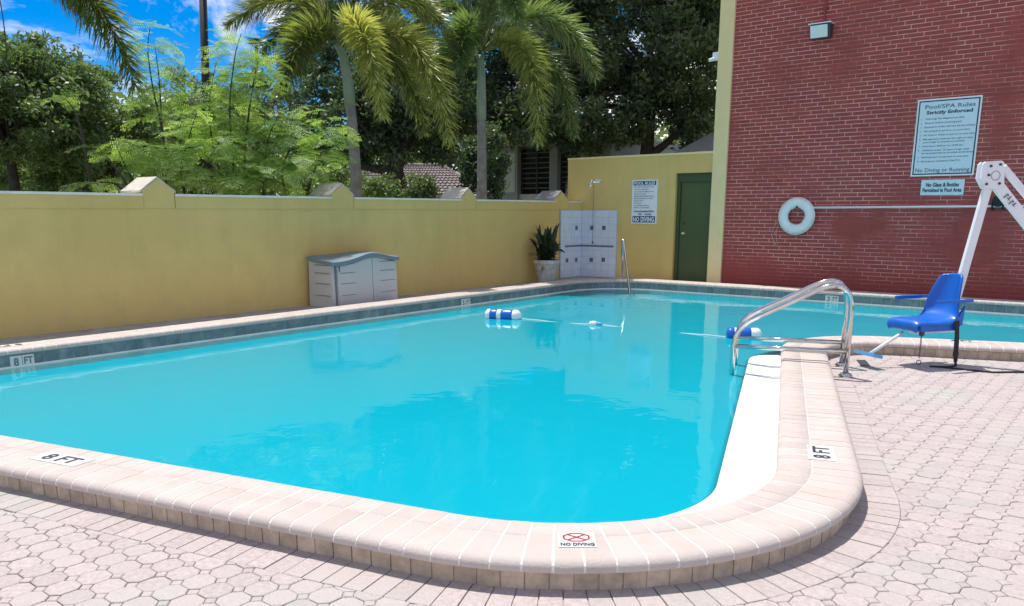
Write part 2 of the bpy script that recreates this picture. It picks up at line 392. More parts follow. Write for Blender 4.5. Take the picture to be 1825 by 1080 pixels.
def fill_loops(name, loops, z, material, parent=None, kind=None, up=True):
    bm = bmesh.new()
    for lp in loops:
        vs_ = [bm.verts.new((p[0], p[1], z)) for p in lp]
        for i in range(len(vs_)): bm.edges.new((vs_[i], vs_[(i+1) % len(vs_)]))
    bmesh.ops.triangle_fill(bm, use_beauty=True, use_dissolve=False, edges=bm.edges[:])
    for f in bm.faces:
        if f.normal.z < 0: f.normal_flip()
    me = bpy.data.meshes.new(name); bm.to_mesh(me); bm.free(); me.materials.append(material)
    o = link(name, me, parent)
    if kind: o['kind'] = kind
    return o

# ------------------------------------------------------------------ the pool outline (inner edge of the coping)
CORN = [((-8.93, .90), .8), ((-9.22, 14.47), 1.15), ((3.2, 14.45), .5), ((3.2, 11.64), .5), ((-3.388, 9.177), 1.1), ((-1.049, 2.932), 1.27)]
# listed clockwise seen from above: left side, back, right end, inner corner, near right corner
def outline():
    P = [Vector((c[0][0], c[0][1])) for c in CORN]; n = len(P); out = []
    for i in range(n):
        a, b, c = P[i-1], P[i], P[(i+1) % n]; r = CORN[i][1]
        u = (a-b).normalized(); w = (c-b).normalized()
        ang = math.acos(max(-1, min(1, u.dot(w)))); tl = r/math.tan(ang/2)
        p0, p1 = b+u*tl, b+w*tl
        bis = (u+w).normalized(); ctr = b+bis*(r/math.sin(ang/2))
        a0 = math.atan2((p0-ctr).y, (p0-ctr).x); a1 = math.atan2((p1-ctr).y, (p1-ctr).x)
        da = (a1-a0+math.pi) % (2*math.pi)-math.pi
        k = max(6, int(abs(da)/R(3)))
        d_in = -u; left = Vector((-d_in.y, d_in.x)); 
        for j in range(k+1):
            t = a0+da*j/k; rad = Vector((math.cos(t), math.sin(t)))
            nrm = rad if (da < 0) else -rad        # outward: clockwise travel has the outside on its left
            out.append((ctr+rad*r, nrm))
    # resample the straights
    dense = []
    for i in range(len(out)):
        (p, n1), (q, n2) = out[i], out[(i+1) % len(out)]
        dense.append((p, n1)); d = (q-p).length
        if d > .25:
            m_ = int(d/.12)
            for j in range(1, m_): t = j/m_; dense.append((p.lerp(q, t), n1.lerp(n2, t).normalized()))
    return dense
PATH = outline(); NP_ = len(PATH)
PP = np.array([p[0][:] for p in PATH]); PN = np.array([p[1][:] for p in PATH])
def signed(q):
    """distance from the pool edge, positive outside, and the index of the nearest path point"""
    d = PP-np.array(q[:2]); k = int(np.argmin((d*d).sum(1)))
    best = 1e9; sgn = 1; nb = PN[k]; pb = PP[k]
    for i in (k-1, k):
        a, b_ = PP[i], PP[(i+1) % NP_]; e = b_-a; t = np.clip(np.dot(q[:2]-a, e)/np.dot(e, e), 0, 1); c = a+e*t
        dd = np.linalg.norm(q[:2]-c)
        if dd < best: best = dd; pb = c; nb = PN[i]*(1-t)+PN[(i+1) % NP_]*t
    return (best if np.dot(q[:2]-pb, nb) >= 0 else -best), pb, nb/np.linalg.norm(nb)
class Along:
    """arc length along the path offset by d; at(s) gives the path point and the outward normal"""
    def __init__(s, d):
        q = PP+PN*d; q2 = np.vstack([q, q[:1]]); seg = np.linalg.norm(np.diff(q2, axis=0), axis=1)
        s.c = np.concatenate([[0], np.cumsum(seg)]); s.total = s.c[-1]
    def at(s, x):
        x = x % s.total; i = int(np.searchsorted(s.c, x, 'right')-1); i = min(i, NP_-1)
        t = (x-s.c[i])/max(1e-9, s.c[i+1]-s.c[i]); j = (i+1) % NP_
        p = PP[i]*(1-t)+PP[j]*t; n = PN[i]*(1-t)+PN[j]*t; return p, n/np.linalg.norm(n)
def offset_loop(d): return [tuple(PP[i]+PN[i]*d) for i in range(NP_)]
def sweep(profile_fn, material, name, parent=None, smooth=False, flip=False):
    """profile_fn(i) -> list of (offset, z); closed sweep round the pool"""
    mb = MB(); n = None
    for i in range(NP_):
        pr = profile_fn(i); n = len(pr)
        mb.v += [(PP[i][0]+PN[i][0]*o, PP[i][1]+PN[i][1]*o, z) for (o, z) in pr]
    for i in range(NP_):
        j = (i+1) % NP_
        for k in range(n-1): mb.f.append((i*n+k, j*n+k, j*n+k+1, i*n+k+1)); mb.t.append(0.)
    return mb.build(name, material, parent, smooth, fix=False)
HC = .14            # coping top above the deck
W_C = .44           # coping width
ZW = -.047          # water level
def px_size(c, ext):
    q = project(c)
    if q is None or not (-60 < q[0] < 1885 and -60 < q[1] < 1140): return 0.
    return ext*F_PX/q[2]

# ------------------------------------------------------------------ the setting: ground, deck, pool
ground = fill_loops('ground', [[(-260, -200), (260, -200), (260, 320), (-260, 320)], offset_loop(.30)], -.08, MT['earth'], kind='structure')
# paved deck on the camera's side: sand bed, octagon pavers, small square pavers, soldier course along the kerb
near_edge = [(-7.4, -2.5), (5.5, -2.5), (5.5, 11.9), (3.7, 11.5)]
deck = fill_loops('paved_deck', [[(-11.0, -3), (6, -3), (6, 15.2), (-11.0, 15.2)], offset_loop(.34)], -.008, MT['paver_joint'], kind='structure')
strip = MB()        # concrete strip between the coping and the walls
strip.bbox(-10.38, -9.3, -1, 15.3, -.05, .066); strip.bbox(-9.3, 6, 14.66, 15.3, -.05, .07)
strip = strip.build('concrete_strip', MT['concrete']); strip['kind'] = 'structure'

PIT = .127; GX, GY = -3.463, 1.331
def in_paving(c): return -6.8 < c[0] < 3.4 and -1.2 < c[1] < 10.9
def clip_half(poly, p0, n, d):
    """keep the part of a 2-D polygon with (q-p0).n >= d"""
    out = []
    for i in range(len(poly)):
        a, b_ = poly[i], poly[(i+1) % len(poly)]; da = np.dot(a-p0, n)-d; db = np.dot(b_-p0, n)-d
        if da >= 0: out.append(a)
        if da*db < 0: out.append(a+(b_-a)*(da/(da-db)))
    return out
def slab(poly, zt, zb, ch, t=0., mb=None, tilt=(0, 0)):
    """a paving piece: chamfered top"""
    mb = mb or MB(); n = len(poly); c = sum(poly)/n
    ins = []
    for q in poly:
        d = c-q; l = np.linalg.norm(d); ins.append(q+d*(ch/max(l, ch*2)))
    z = lambda q: zt+(q[0]-c[0])*tilt[0]+(q[1]-c[1])*tilt[1]
    vs_ = [(q[0], q[1], z(q)) for q in ins]+[(q[0], q[1], z(q)-ch*.7) for q in poly]+[(q[0], q[1], zb) for q in poly]
    fs = [tuple(range(n))]
    for i in range(n):
        j = (i+1) % n; fs += [(i, n+i, n+j, j), (n+i, 2*n+i, 2*n+j, n+j)]
    return mb.add(vs_, fs, t)
HW = .0619; CUT = .0262
OCT = [np.array(p) for p in ((HW, -HW+CUT*1.2), (HW, HW-CUT*1.2), (HW-CUT*1.2, HW), (-HW+CUT*1.2, HW), (-HW, HW-CUT*1.2), (-HW, -HW+CUT*1.2), (-HW+CUT*1.2, -HW), (HW-CUT*1.2, -HW))]
SQ = [np.array(p) for p in ((0, -.0293), (.0293, 0), (0, .0293), (-.0293, 0))]
BORD = W_C-.04+.225     # outer edge of the soldier course
cells = []
for i in range(-28, 56):
    for j in range(-21, 78):
        for kind_, dx, shape in (('o', 0, OCT), ('s', .5, SQ)):
            c = np.array([GX+(i+dx)*PIT, GY+(j+dx)*PIT])
            if not in_paving(c): continue
            d, pb, nb = signed(c)
            if d < BORD-.055: continue
            if c[0] < -5 and c[1] > 4: continue
            poly = [c+q for q in shape]; whole = True
            if d < BORD+.09:
                q2 = clip_half(poly, pb, nb, BORD+.0005)
                if len(q2) < 3: continue
                whole = len(q2) == len(poly) and all(np.allclose(a, b_) for a, b_ in zip(q2, poly)); poly = q2
                ar = .5*abs(sum(poly[k][0]*poly[(k+1) % len(poly)][1]-poly[(k+1) % len(poly)][0]*poly[k][1] for k in range(len(poly))))
                if ar < .0006: continue
            cells.append((px_size((c[0], c[1], 0), .12 if kind_ == 'o' else .05), kind_, c, poly, whole))
cells.sort(key=lambda t: -t[0])
oct_me = slab(OCT, 0, -.02, .0035).build('paver', MT['paver'], fix=True).data
bpy.data.objects.remove(bpy.data.objects['paver'])
sq_me = slab(SQ, 0, -.02, .004).build('square_paver', MT['paver'], fix=True).data
bpy.data.objects.remove(bpy.data.objects['square_paver'])
cnt = {'o': 0, 's': 0}; rest = MB()
for (sz, k, c, poly, whole) in cells:
    nm = 'paver' if k == 'o' else 'square_paver'
    lim = 240 if k == 'o' else 60
    if sz > 9 and cnt[k] < lim:
        cnt[k] += 1
        if whole:
            o = link(nm, oct_me if k == 'o' else sq_me, deck); o.location = (c[0], c[1], random.uniform(-.0025, .0015))
            o.rotation_euler = (random.gauss(0, .006), random.gauss(0, .006), random.gauss(0, .012))
        else: slab(poly, random.uniform(-.002, .001), -.02, .005).build(nm, MT['paver'], deck)
    elif k == 'o' or sz > 0:
        slab(poly, random.uniform(-.0025, .0015), -.02, .005, random.random()*.98+.01, rest, (random.gauss(0, .006), random.gauss(0, .006)))
rest.build('far_paver', MT['paver'], deck)['kind'] = 'stuff'
# soldier course beside the kerb
sol = Along(W_C+.1); pitch = .101; nsol = int(sol.total/pitch); soldiers = []
def seg_poly(al, s0, s1, d0, d1, n=2):
    a = [al.at(s0+(s1-s0)*k/(n-1)) for k in range(n)]
    return [p+nn*d0 for p, nn in a]+[p+nn*d1 for p, nn in reversed(a)]
for k in range(nsol):
    s0 = k*pitch; p, n = sol.at(s0+pitch/2); c = p+n*(W_C+.08)
    if not (-6.8 < c[0] < 3.1 and c[1] < 11.2) or (c[0] < -6.0 and c[1] > 3): continue
    soldiers.append((px_size((c[0], c[1], 0), .1), seg_poly(sol, s0+.0025, s0+pitch-.0025, W_C-.055, BORD-.0005)))
soldiers.sort(key=lambda t: -t[0]); far = MB()
for i, (sz, poly) in enumerate(soldiers):
    if sz > 6 and i < 170: slab(poly[::-1], random.uniform(-.002, .002), -.02, .003).build('border_paver', MT['paver'], deck)
    else: slab(poly[::-1], 0, -.02, .004, random.random(), far)
if far.v: far.build('far_border_paver', MT['paver'], deck)['kind'] = 'stuff'

# coping: kerb wall with face bricks, mortar bed, two rows of bullnosed bricks
coping = sweep(lambda i: [(.40-.006, -.02), (.40-.006, .084), (.30, .084)], MT['base_mortar'], 'pool_coping'); coping['kind'] = 'structure'
ROW1 = [(.012, .086), (.0, .092), (-.002, .112), (.008, .130), (.028, .14), (.1805, .14), (.182, .1385), (.182, .09)]
ROW2 = [(.1845, .09), (.1845, .1385), (.186, .14), (.385, .14), (.415, .135), (.434, .120), (.44, .103), (.436, .088), (.41, .085), (.38, .086)]
bed = sweep(lambda i: [(.03, .09), (.004, .094), (-.0005, .112), (.0085, .1292), (.0285, .1389), (.385, .1389), (.4143, .1340), (.4330, .1193), (.4388, .1028), (.4345, .0890), (.40, .0872)], MT['mortar'], 'mortar_bed', coping)
ca = Along(.30); cp = .1185; nc = int(ca.total/cp); cp = ca.total/nc
def coping_piece(s0, s1, prof, mb, t=0., dz=0.):
    st = [ca.at(s0), ca.at((s0+s1)/2), ca.at(s1)]; n = len(prof); vs_ = []
    for p, nn in st: vs_ += [(p[0]+nn[0]*o, p[1]+nn[1]*o, z+dz) for o, z in prof]
    fs = []
    for r_ in range(2):
        for k in range(n-1): fs.append((r_*n+k, (r_+1)*n+k, (r_+1)*n+k+1, r_*n+k+1))
    fs += [tuple(range(n)), tuple(range(3*n-1, 2*n-1, -1))]
    return mb.add(vs_, fs, t)
pieces = []
for k in range(nc):
    for prof, oo in ((ROW1, .09), (ROW2, .31)):
        p, n = ca.at((k+.5)*cp); c = p+n*oo
        pieces.append((px_size((c[0], c[1], HC), cp), k, prof))
pieces.sort(key=lambda t: -t[0]); far = MB()
for i, (sz, k, prof) in enumerate(pieces):
    g = random.uniform(.0032, .0065); s0, s1 = k*cp+g, (k+1)*cp-g; dz = random.uniform(-.0005, .0012)
    if i < 300 and sz > 6:
        o = coping_piece(s0, s1, prof, MB(), 0, dz).build('coping_brick', MT['coping'], coping); smooth_by_angle(o, 50)
    else: coping_piece(s0, s1, prof, far, random.random()*.98+.01, dz)
o = far.build('far_coping_brick', MT['coping'], coping); smooth_by_angle(o, 50); o['kind'] = 'stuff'
fb = Along(.40); fp = .1; nfb = int(fb.total/fp); fp = fb.total/nfb; faces_ = []
for k in range(nfb):
    p, n = fb.at((k+.5)*fp); c = p+n*.4
    if (c[0] < -6.5 and c[1] > 3) or c[1] > 11.4 or c[0] > 3.3: continue
    faces_.append((px_size((c[0], c[1], .04), fp), k))
faces_.sort(key=lambda t: -t[0]); far = MB()
for i, (sz, k) in enumerate(faces_):
    s0, s1 = k*fp+.003, (k+1)*fp-.003; a, na = fb.at(s0); c, nc_ = fb.at(s1); mb = MB() if i < 200 else far
    j = random.gauss(0, .0015)
    vs_ = []
    for (p, n) in ((a, na), (c, nc_)):
        for (o_, z) in ((.37, -.02), (.40+j, -.02), (.40+j, .078), (.396+j, .081), (.37, .081)): vs_.append((p[0]+n[0]*o_, p[1]+n[1]*o_, z))
    mb.add(vs_, [(0, 5, 6, 1), (1, 6, 7, 2), (2, 7, 8, 3), (3, 8, 9, 4), (0, 1, 2, 3, 4), (9, 8, 7, 6, 5)], 0 if i < 200 else random.random())
    if i < 200: mb.build('kerb_brick', MT['base_brick'], coping)
if far.v: far.build('far_kerb_brick', MT['base_brick'], coping)['kind'] = 'stuff'

# basin: tile band, ledge (a raised white gutter along the near and right sides), walls, floor, corner steps
def is_gutter(i):
    p = PP[i]
    if p[0] > -8.2 and p[1] < 3.3 and p[0] < -1.0: return 1.
    if p[1] < 8.5 and p[0] > -3.3: return 1.
    return 0.
GUT = np.array([is_gutter(i) for i in range(NP_)])
end_i = [i for i in range(NP_) if GUT[i] == 1 and PP[i][1] > 3.3]
ytop = max(PP[i][1] for i in end_i)
def ledge(i):
    if GUT[i] > 0:
        w = .31
        if PP[i][1] > ytop-.28: w = .31*math.sqrt(max(.02, 1-((PP[i][1]-ytop+.28)/.29)**2))
        return [(.025, .09), (.025, -.026), (.02-w*.30, -.034), (.02-w*.85, -.022), (-w, -.016), (-w-.006, -.024), (-w-.01, -.3)]
    return [(.025, .09), (.025, -.07), (.02, -.13), (-.1, -.15), (-.31, -.16), (-.318, -.17), (-.33, -.3)]
basin = sweep(ledge, MT['plaster'], 'pool_basin', smooth=False); basin['kind'] = 'structure'
lower = sweep(lambda i: [(-.315, -.29), (-.34, -1.0), (-.36, -1.6)], MT['basin'], 'basin_wall', basin)
fl = fill_loops('basin_floor', [offset_loop(-.35)], -1.55, MT['basin'], basin)
for r_, zt in ((1.25, -.28), (1.65, -.5), (2.05, -.75)):
    mb = MB(); c = Vector((-8.95, 14.2, 0)); prof = [(0.01, zt), (r_, zt), (r_, zt-.3)]
    mb.lathe((c.x, c.y, 0), prof, 64); mb.build('corner_step', MT['plaster'], basin)
water = fill_loops('pool_water', [offset_loop(-.36)], ZW, MT['water'], kind='structure')
bm = bmesh.new(); bm.from_mesh(water.data); rings = []
for d_ in (.02, -.30, -.36): rings.append([bm.verts.new((p_[0], p_[1], ZW)) for p_ in offset_loop(d_)])
for r_ in range(2):
    for i in range(NP_): j = (i+1) % NP_; bm.faces.new((rings[r_][i], rings[r_][j], rings[r_+1][j], rings[r_+1][i]))
bmesh.ops.remove_doubles(bm, verts=bm.verts, dist=.0005)
for f in bm.faces:
    f.normal_update()
    if f.normal.z < 0: f.normal_flip()
bm.to_mesh(water.data); bm.free()
a_ = water.data.attributes.new('shallow', 'FLOAT', 'POINT')
a_.data.foreach_set('value', [1. if signed(np.array(v.co[:2]))[0] > -.33 else 0. for v in water.data.vertices])
ta = Along(.0); tp = .152; nt = int(ta.total/tp); tp = ta.total/nt
band = sweep(lambda i: [(.0205, .087), (.0205, ZW-.002)], MT['tile_grout'], 'tile_grout', basin)
tiles = []
for k in range(nt):
    p, n = ta.at((k+.5)*tp)
    if (p[0] < -8.5 and p[1] > 0) or p[1] > 12.5: tiles.append((px_size((p[0], p[1], 0), tp), k))
tiles.sort(key=lambda t: -t[0]); far = MB()
def tile_at(al, s0, s1, z0, z1, mb, off=.016, t=0.):
    a, na = al.at(s0); c, nn = al.at(s1)
    vs_ = []
    for (p, n) in ((a, na), (c, nn)):
        for (o_, z) in ((off+.006, z0), (off, z0), (off, z1), (off+.006, z1)): vs_.append((p[0]+n[0]*o_, p[1]+n[1]*o_, z))
    return mb.add(vs_, [(0, 1, 5, 4), (1, 2, 6, 5), (2, 3, 7, 6), (0, 3, 2, 1), (4, 5, 6, 7)], t)
for i, (sz, k) in enumerate(tiles):
    if i < 150: tile_at(ta, k*tp+.003, (k+1)*tp-.003, ZW+.004, .082, MB()).build('waterline_tile', MT['tile_blue'], basin)
    else: tile_at(ta, k*tp+.003, (k+1)*tp-.003, ZW+.004, .082, far, t=random.random())
if far.v: far.build('far_waterline_tile', MT['tile_blue'], basin)['kind'] = 'stuff'
scum = sweep(lambda i: [(.014, ZW+.016), (.006, ZW+.010), (.002, ZW-.008)], MT['plaster'], 'waterline_rim', basin)

# ------------------------------------------------------------------ yellow boundary wall on the left
XL, YR = -10.38, 15.30
ZD = .07            # level of the concrete strip at the walls
def zl(z16): return 1.5+(z16-1.6)*.9858
wall = thing('boundary_wall', 'long mustard yellow stucco wall with gabled posts along the far side of the pool', 'wall', (XL, 7, 0))
WT, WB = zl(1.806), zl(1.647)
MB().bbox(XL-.38, XL, -1.0, YR, -.05, WB).build('wall_face', MT['yellow'], wall)
posts = []
for y0, y1 in ((2.22, 2.65), (5.275, 5.70), (8.32, 8.75), (11.35, 11.73), (14.30, 14.77)):
    posts.append((y0, y1))
edges = [-1.0]+[v for p in posts for v in p]+[YR-.0]
for k in range(0, len(edges), 2):
    y0, y1 = edges[k]+.007, edges[k+1]-.007
    if y1-y0 < .1: continue
    MB().bbox(XL-.36, XL+.013, y0, y1, WB, WT).build('upper_band', MT['yellow'], wall)
    MB().bbox(XL-.40, XL+.026, y0+.004, y1-.004, WT, WT+.03).build('coping_slab', MT['slab'], wall)
for k, (y0, y1) in enumerate(posts):
    ym = (y0+y1)/2; ze, za = zl(1.87), zl(2.025)
    poly = [Vector((XL+.004, y0, WB+.001)), Vector((XL+.004, y1, WB+.001)), Vector((XL+.004, y1, ze)), Vector((XL+.004, ym, za)), Vector((XL+.004, y0, ze))]
    p = MB().prism(poly, (-.40, 0, 0)).build('post', MT['yellow'], wall)
    capm = MT['cap_shaded'] if k == 4 else MT['cap']
    rf = MB()
    for sg in (-1, 1):
        ye = ym+sg*(abs(y1-y0)/2+.03); zz = ze-.022
        a = Vector((XL-.008, ye, zz)); b_ = Vector((XL-.008, ym, za+.004)); up = Vector((0, 0, .028))
        rf.prism([a, b_, b_+up, a+up], (-.52, 0, 0))
    rf.build('post_cap', capm, p)

# ------------------------------------------------------------------ annex wall with the door, and the red brick building
def Y_(x, y, dy=0.): return on_Y(x, y, YR+dy)
ann = thing('annex_wall', 'mustard yellow wall with green door opening between boundary wall and red building', 'wall', (-9, YR, 0))
zt0 = Y_(1043, 284).z; xa0 = XL-.38; xp0 = Y_(1262, 480).x; xp1 = Y_(1286, 480).x
xd0, xd1 = Y_(1204, 330).x, Y_(1271, 330).x; xd1 = min(xd1, xp0-.004)
zd = Y_(1230, 308).z
m_ = MB(); m_.bbox(xa0, xd0, YR, YR+.25, -.05, zt0); m_.bbox(xd0, xp0, YR, YR+.25, zd, zt0)
m_.build('wall_face', MT['yellow'], ann)
MB().bbox(xa0, xp0, YR-.02, YR+.3, zt0, zt0+.04).build('coping_slab', MT['pale_yellow'], ann)
door = thing('green_door', 'plain dark green metal door with round knob set in yellow wall', 'door', ((xd0+xd1)/2, YR+.1, ZD))
fr_ = MB(); w_ = .075
fr_.bbox(xd0, xd0+w_, YR+.075, YR+.2, ZD, zd); fr_.bbox(xd1-.03, xd1, YR+.075, YR+.2, ZD, zd); fr_.bbox(xd0+w_, xd1-.03, YR+.075, YR+.2, zd-.17, zd)
fr_.build('door_frame', MT['dark_green'], door)
MB().bbox(xd0+w_+.004, xd1-.034, YR+.115, YR+.17, ZD+.01, zd-.174).build('door_leaf', MT['green'], door)
kx = Y_(1213, 416); kb = MB(); kb.lathe((kx.x, YR+.115, kx.z), [(0, -.062), (.022, -.06), (.031, -.045), (.026, -.03), (.012, -.022), (.012, -.006), (.034, -.004), (.034, 0)], 20, (Vector((1, 0, 0)), Vector((0, 0, 1)), Vector((0, 1, 0))))
kb.build('knob', MT['knob'], door, True)
kl = Y_(1214, 397); MB().lathe((kl.x, YR+.115, kl.z), [(0, -.012), (.018, -.012), (.02, 0)], 16, (Vector((1, 0, 0)), Vector((0, 0, 1)), Vector((0, 1, 0)))).build('lock', MT['dark_metal'], door)

bld = thing('brick_building', 'tall red painted brick building with pale yellow corner strip', 'building', (xp1, YR, 0))
ZT = 7.6; XB1 = 4.2
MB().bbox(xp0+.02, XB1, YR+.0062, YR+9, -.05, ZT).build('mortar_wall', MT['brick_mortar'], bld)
MB().bbox(xp0, xp1, YR-.045, YR+.03, -.05, ZT).build('corner_pilaster', MT['pale_yellow'], bld)
MB().bbox(xp0-.004, xp0+.021, YR+.0303, YR+9, -.05, ZT).build('side_wall', MT['pale_yellow'], bld)
BH, BL = .0694, .3115
xs0 = xp1; rows = int((ZT-ZD)/BH); bricks = []
for r_ in range(rows):
    offx = (-(r_ % 3)*BL/3.0) if (r_ % 6) < 6 else 0
    zc = ZD+.03+r_*BH
    k = 0
    while True:
        x0 = xs0+offx+k*BL; x1 = x0+BL; k += 1
        if x0 > XB1: break
        x0c, x1c = max(x0, xs0)+.005, min(x1, XB1)-.005
        if x1c-x0c < .03: continue
        c = ((x0c+x1c)/2, YR+.013, zc+BH/2)
        bricks.append((px_size(c, x1c-x0c) if x1c-x0c > .29 else 0, c, x1c-x0c))
bricks.sort(key=lambda t: -t[0])
def brick_mesh(w, t=0., mb=None, c=(0, 0, 0), ry=0.):
    mb = mb or MB(); h = BH-.0105; b = .002; x, z = w/2, h/2
    vs_ = [(-x+b, -.010, -z+b), (x-b, -.010, -z+b), (x-b, -.010, z-b), (-x+b, -.010, z-b), (-x, -.005, -z), (x, -.005, -z), (x, -.005, z), (-x, -.005, z), (-x, .0075, -z), (x, .0075, -z), (x, .0075, z), (-x, .0075, z)]
    vs_ = [(c[0]+q[0], c[1]+q[1]+ry, c[2]+q[2]) for q in vs_]
    fs = [(0, 1, 2, 3)]
    for i in range(4):
        j = (i+1) % 4; fs += [(i, 4+i, 4+j, j), (4+i, 8+i, 8+j, 4+j)]
    return mb.add(vs_, fs, t)
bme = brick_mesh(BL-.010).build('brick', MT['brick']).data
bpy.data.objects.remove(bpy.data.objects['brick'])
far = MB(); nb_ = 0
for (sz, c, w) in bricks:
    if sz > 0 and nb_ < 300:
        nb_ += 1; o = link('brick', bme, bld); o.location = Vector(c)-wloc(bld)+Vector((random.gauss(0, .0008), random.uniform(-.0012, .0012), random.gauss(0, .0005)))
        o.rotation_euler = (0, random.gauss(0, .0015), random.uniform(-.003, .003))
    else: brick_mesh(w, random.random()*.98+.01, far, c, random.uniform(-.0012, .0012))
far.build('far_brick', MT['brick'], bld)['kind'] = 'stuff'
# small camera box on the corner strip
p = Y_(1279, 100, -.03); t = thing('security_camera', 'small pale box camera fixed to the yellow corner strip above the annex', 'camera', p)
MB().box(p+Vector((-.03, .02, 0)), (.11, .12, .14)).build('housing', MT['white'], t)
MB().tube([p+Vector((-.05, -.04, -.05)), p+Vector((-.12, -.12, -.08))], [.035, .03], 12).build('camera_head', MT['lens'], t)

# wall light with its conduit
p = Y_(1466, 57); t = thing('wall_light', 'box shaped floodlight with pale lens high on the red brick wall', 'wall light', (p.x, YR, p.z))
xw = .175; Z = Vector((0, 0, 1))
poly = [Vector((p.x-xw, YR+.003, p.z+.11)), Vector((p.x-xw, YR+.003, p.z-.11)), Vector((p.x-xw, YR-.10, p.z-.115)), Vector((p.x-xw, YR-.16, p.z+.10))]
MB().prism(poly, (2*xw, 0, 0)).build('housing', MT['dark_metal'], t)
MB().bbox(p.x-xw-.02, p.x+xw+.02, YR-.20, YR+.003, p.z+.111, p.z+.126).build('hood', MT['white_metal'], t)
poly = [Vector((p.x-xw+.012, YR-.155, p.z+.088)), Vector((p.x-xw+.012, YR-.102, p.z-.108)), Vector((p.x-xw+.012, YR-.125, p.z-.108)), Vector((p.x-xw+.012, YR-.178, p.z+.088))]
MB().prism(poly, (2*xw-.055, 0, 0)).build('lens', MT['lens'], t)
MB().tube([(p.x+.02, YR-.02, p.z+.148), (p.x+.02, YR-.02, ZT)], .016, 8).build('conduit', MT['brick'], t)
MB().bbox(p.x-.015, p.x+.055, YR-.045, YR+.002, p.z+.36, p.z+.44).build('junction_box', MT['brick'], t)

# signs on the walls
WR, WU, WN = Vector((1, 0, 0)), Vector((0, 0, 1)), Vector((0, -1, 0))
def sign_board(name, label, x0, x1, z0, z1, face, y=None, border=None, rim=.0):
    y = YR if y is None else y
    t = thing(name, label, 'sign', ((x0+x1)/2, y, (z0+z1)/2))
    MB().bbox(x0, x1, y-.018, y-.002, z0, z1).build('board', face if not rim else MT['sign_white'], t)
    if rim:
        MB().bbox(x0+rim*.55, x1-rim*.55, y-.0195, y-.0175, z0+rim*.55, z1-rim*.55).build('border_line', border, t)
        MB().bbox(x0+rim, x1-rim, y-.021, y-.0185, z0+rim, z1-rim).build('face', face, t)
    return t, y-.021
a, b_ = Y_(1637, 178), Y_(1735, 312); c = Y_(1752, 170)
x0, x1, z0, z1 = a.x, c.x, b_.z, (a.z+c.z)/2
t, yf = sign_board('pool_rules_sign', 'large pale blue pool and spa rules board on the red brick wall', x0, x1, z0, z1, MT['sign_blue_white'], border=MT['ink'], rim=.045)
W, H = x1-x0, z1-z0
def sp(u, v): return Vector((x0+W*u, yf, z1-H*v))
lettering('heading', [('Pool/SPA Rules', sp(.52, .125), .062, W*.78, 'C', .012)], MT['ink_grey'], t, WR, WU, WN)
lettering('subheading', [('Strictly Enforced', sp(.52, .195), .052, W*.72, 'C', .03)], MT['ink'], t, WR, WU, WN)
rules = [('1.', 'Warning: No lifeguard on duty'), ('2.', 'Shower before entering pool'), ('3.', 'Excessive noise will not be permitted'), ('4.', 'No animals in pool or on pool deck'),
         ('5.', 'No food or drinks in pool or on pool deck'), ('6.', 'Management reserves the right to deny'), ('', 'pool usage to anyone at anytime'), ('7.', 'Pool hours 8:00 am to 10:00 pm'),
         ('8.', 'Children under 12 years of age must'), ('', 'be accompanied by an adult at all times'), ('9.', 'Bathing load 10 persons at one time'), ('10.', 'Emergency assistance Dial 911')]
L_ = []; v = .265
for n_, s_ in rules:
    if n_: L_.append((n_, sp(.085, v), .024, None, 'L', .012))
    L_.append((s_, sp(.15, v), .026, min(W*.80, W*.0212*len(s_)), 'L', .014)); v += .0525 if n_ != '6.' and n_ != '8.' else .038
lettering('rule_line', L_, MT['ink_grey'], t, WR, WU, WN)
lettering('footer', [('No Diving or Running', sp(.5, .945), .062, W*.86, 'C', .012)], MT['ink_grey'], t, WR, WU, WN)
a, b_ = Y_(1643, 321), Y_(1717, 347)
x0, x1, z0, z1 = a.x, b_.x, b_.z, a.z; W, H = x1-x0, z1-z0; 
t, yf = sign_board('no_glass_sign', 'small white no glass notice below the large rules board', x0, x1, z0, z1, MT['sign_blue_white'])
lettering('notice_text', [('No Glass & Bottles', sp(.5, .45), .062, W*.76, 'C', .025), ('Permitted in Pool Area', sp(.5, .80), .062, W*.90, 'C', .025)], MT['ink'], t, WR, WU, WN)
a, b_ = Y_(1128, 321), Y_(1170, 399)
x0, x1, z0, z1 = a.x, b_.x, b_.z, a.z; W, H = x1-x0, z1-z0
t, yf = sign_board('no_diving_sign', 'tall white sign with navy bars on the yellow wall left of green door', x0, x1, z0, z1, MT['sign_white'])
yf += .001
MB().bbox(x0+W*.05, x1-W*.05, yf-.001, yf+.003, z1-H*.125, z1-H*.03).build('colour_bar', MT['ink_blue'], t); bars = MB(); bars.bbox(x0+W*.05, x1-W*.05, yf-.001, yf+.003, z0+H*.03, z0+H*.175)
bars.build('colour_bar', MT['ink_blue'], t)
yf -= .002
lettering('heading', [('POOL RULES', sp(.5, .11), H*.065, W*.82, 'C', .03)], MT['sign_white'], t, WR, WU, WN)
lettering('footer', [('NO DIVING', sp(.5, .95), H*.105, W*.84, 'C', .035)], MT['sign_white'], t, WR, WU, WN)
body = ['NO FOOD OR BEVERAGES IN POOL', 'OR ON POOL WET DECK', 'NO GLASS OR ANIMALS IN THE', 'FENCED POOL AREA', 'SHOWER BEFORE ENTERING POOL', 'DO NOT SWALLOW POOL WATER', 'BATHING LOAD', 'POOL HOURS', 'NO LIFEGUARD ON DUTY', 'SWIM AT YOUR OWN RISK']
L_ = []; v = .175
for k, s_ in enumerate(body): L_.append((s_, sp(.09, v), H*.022, W*min(.8, .03*len(s_)), 'L', .012)); v += .052
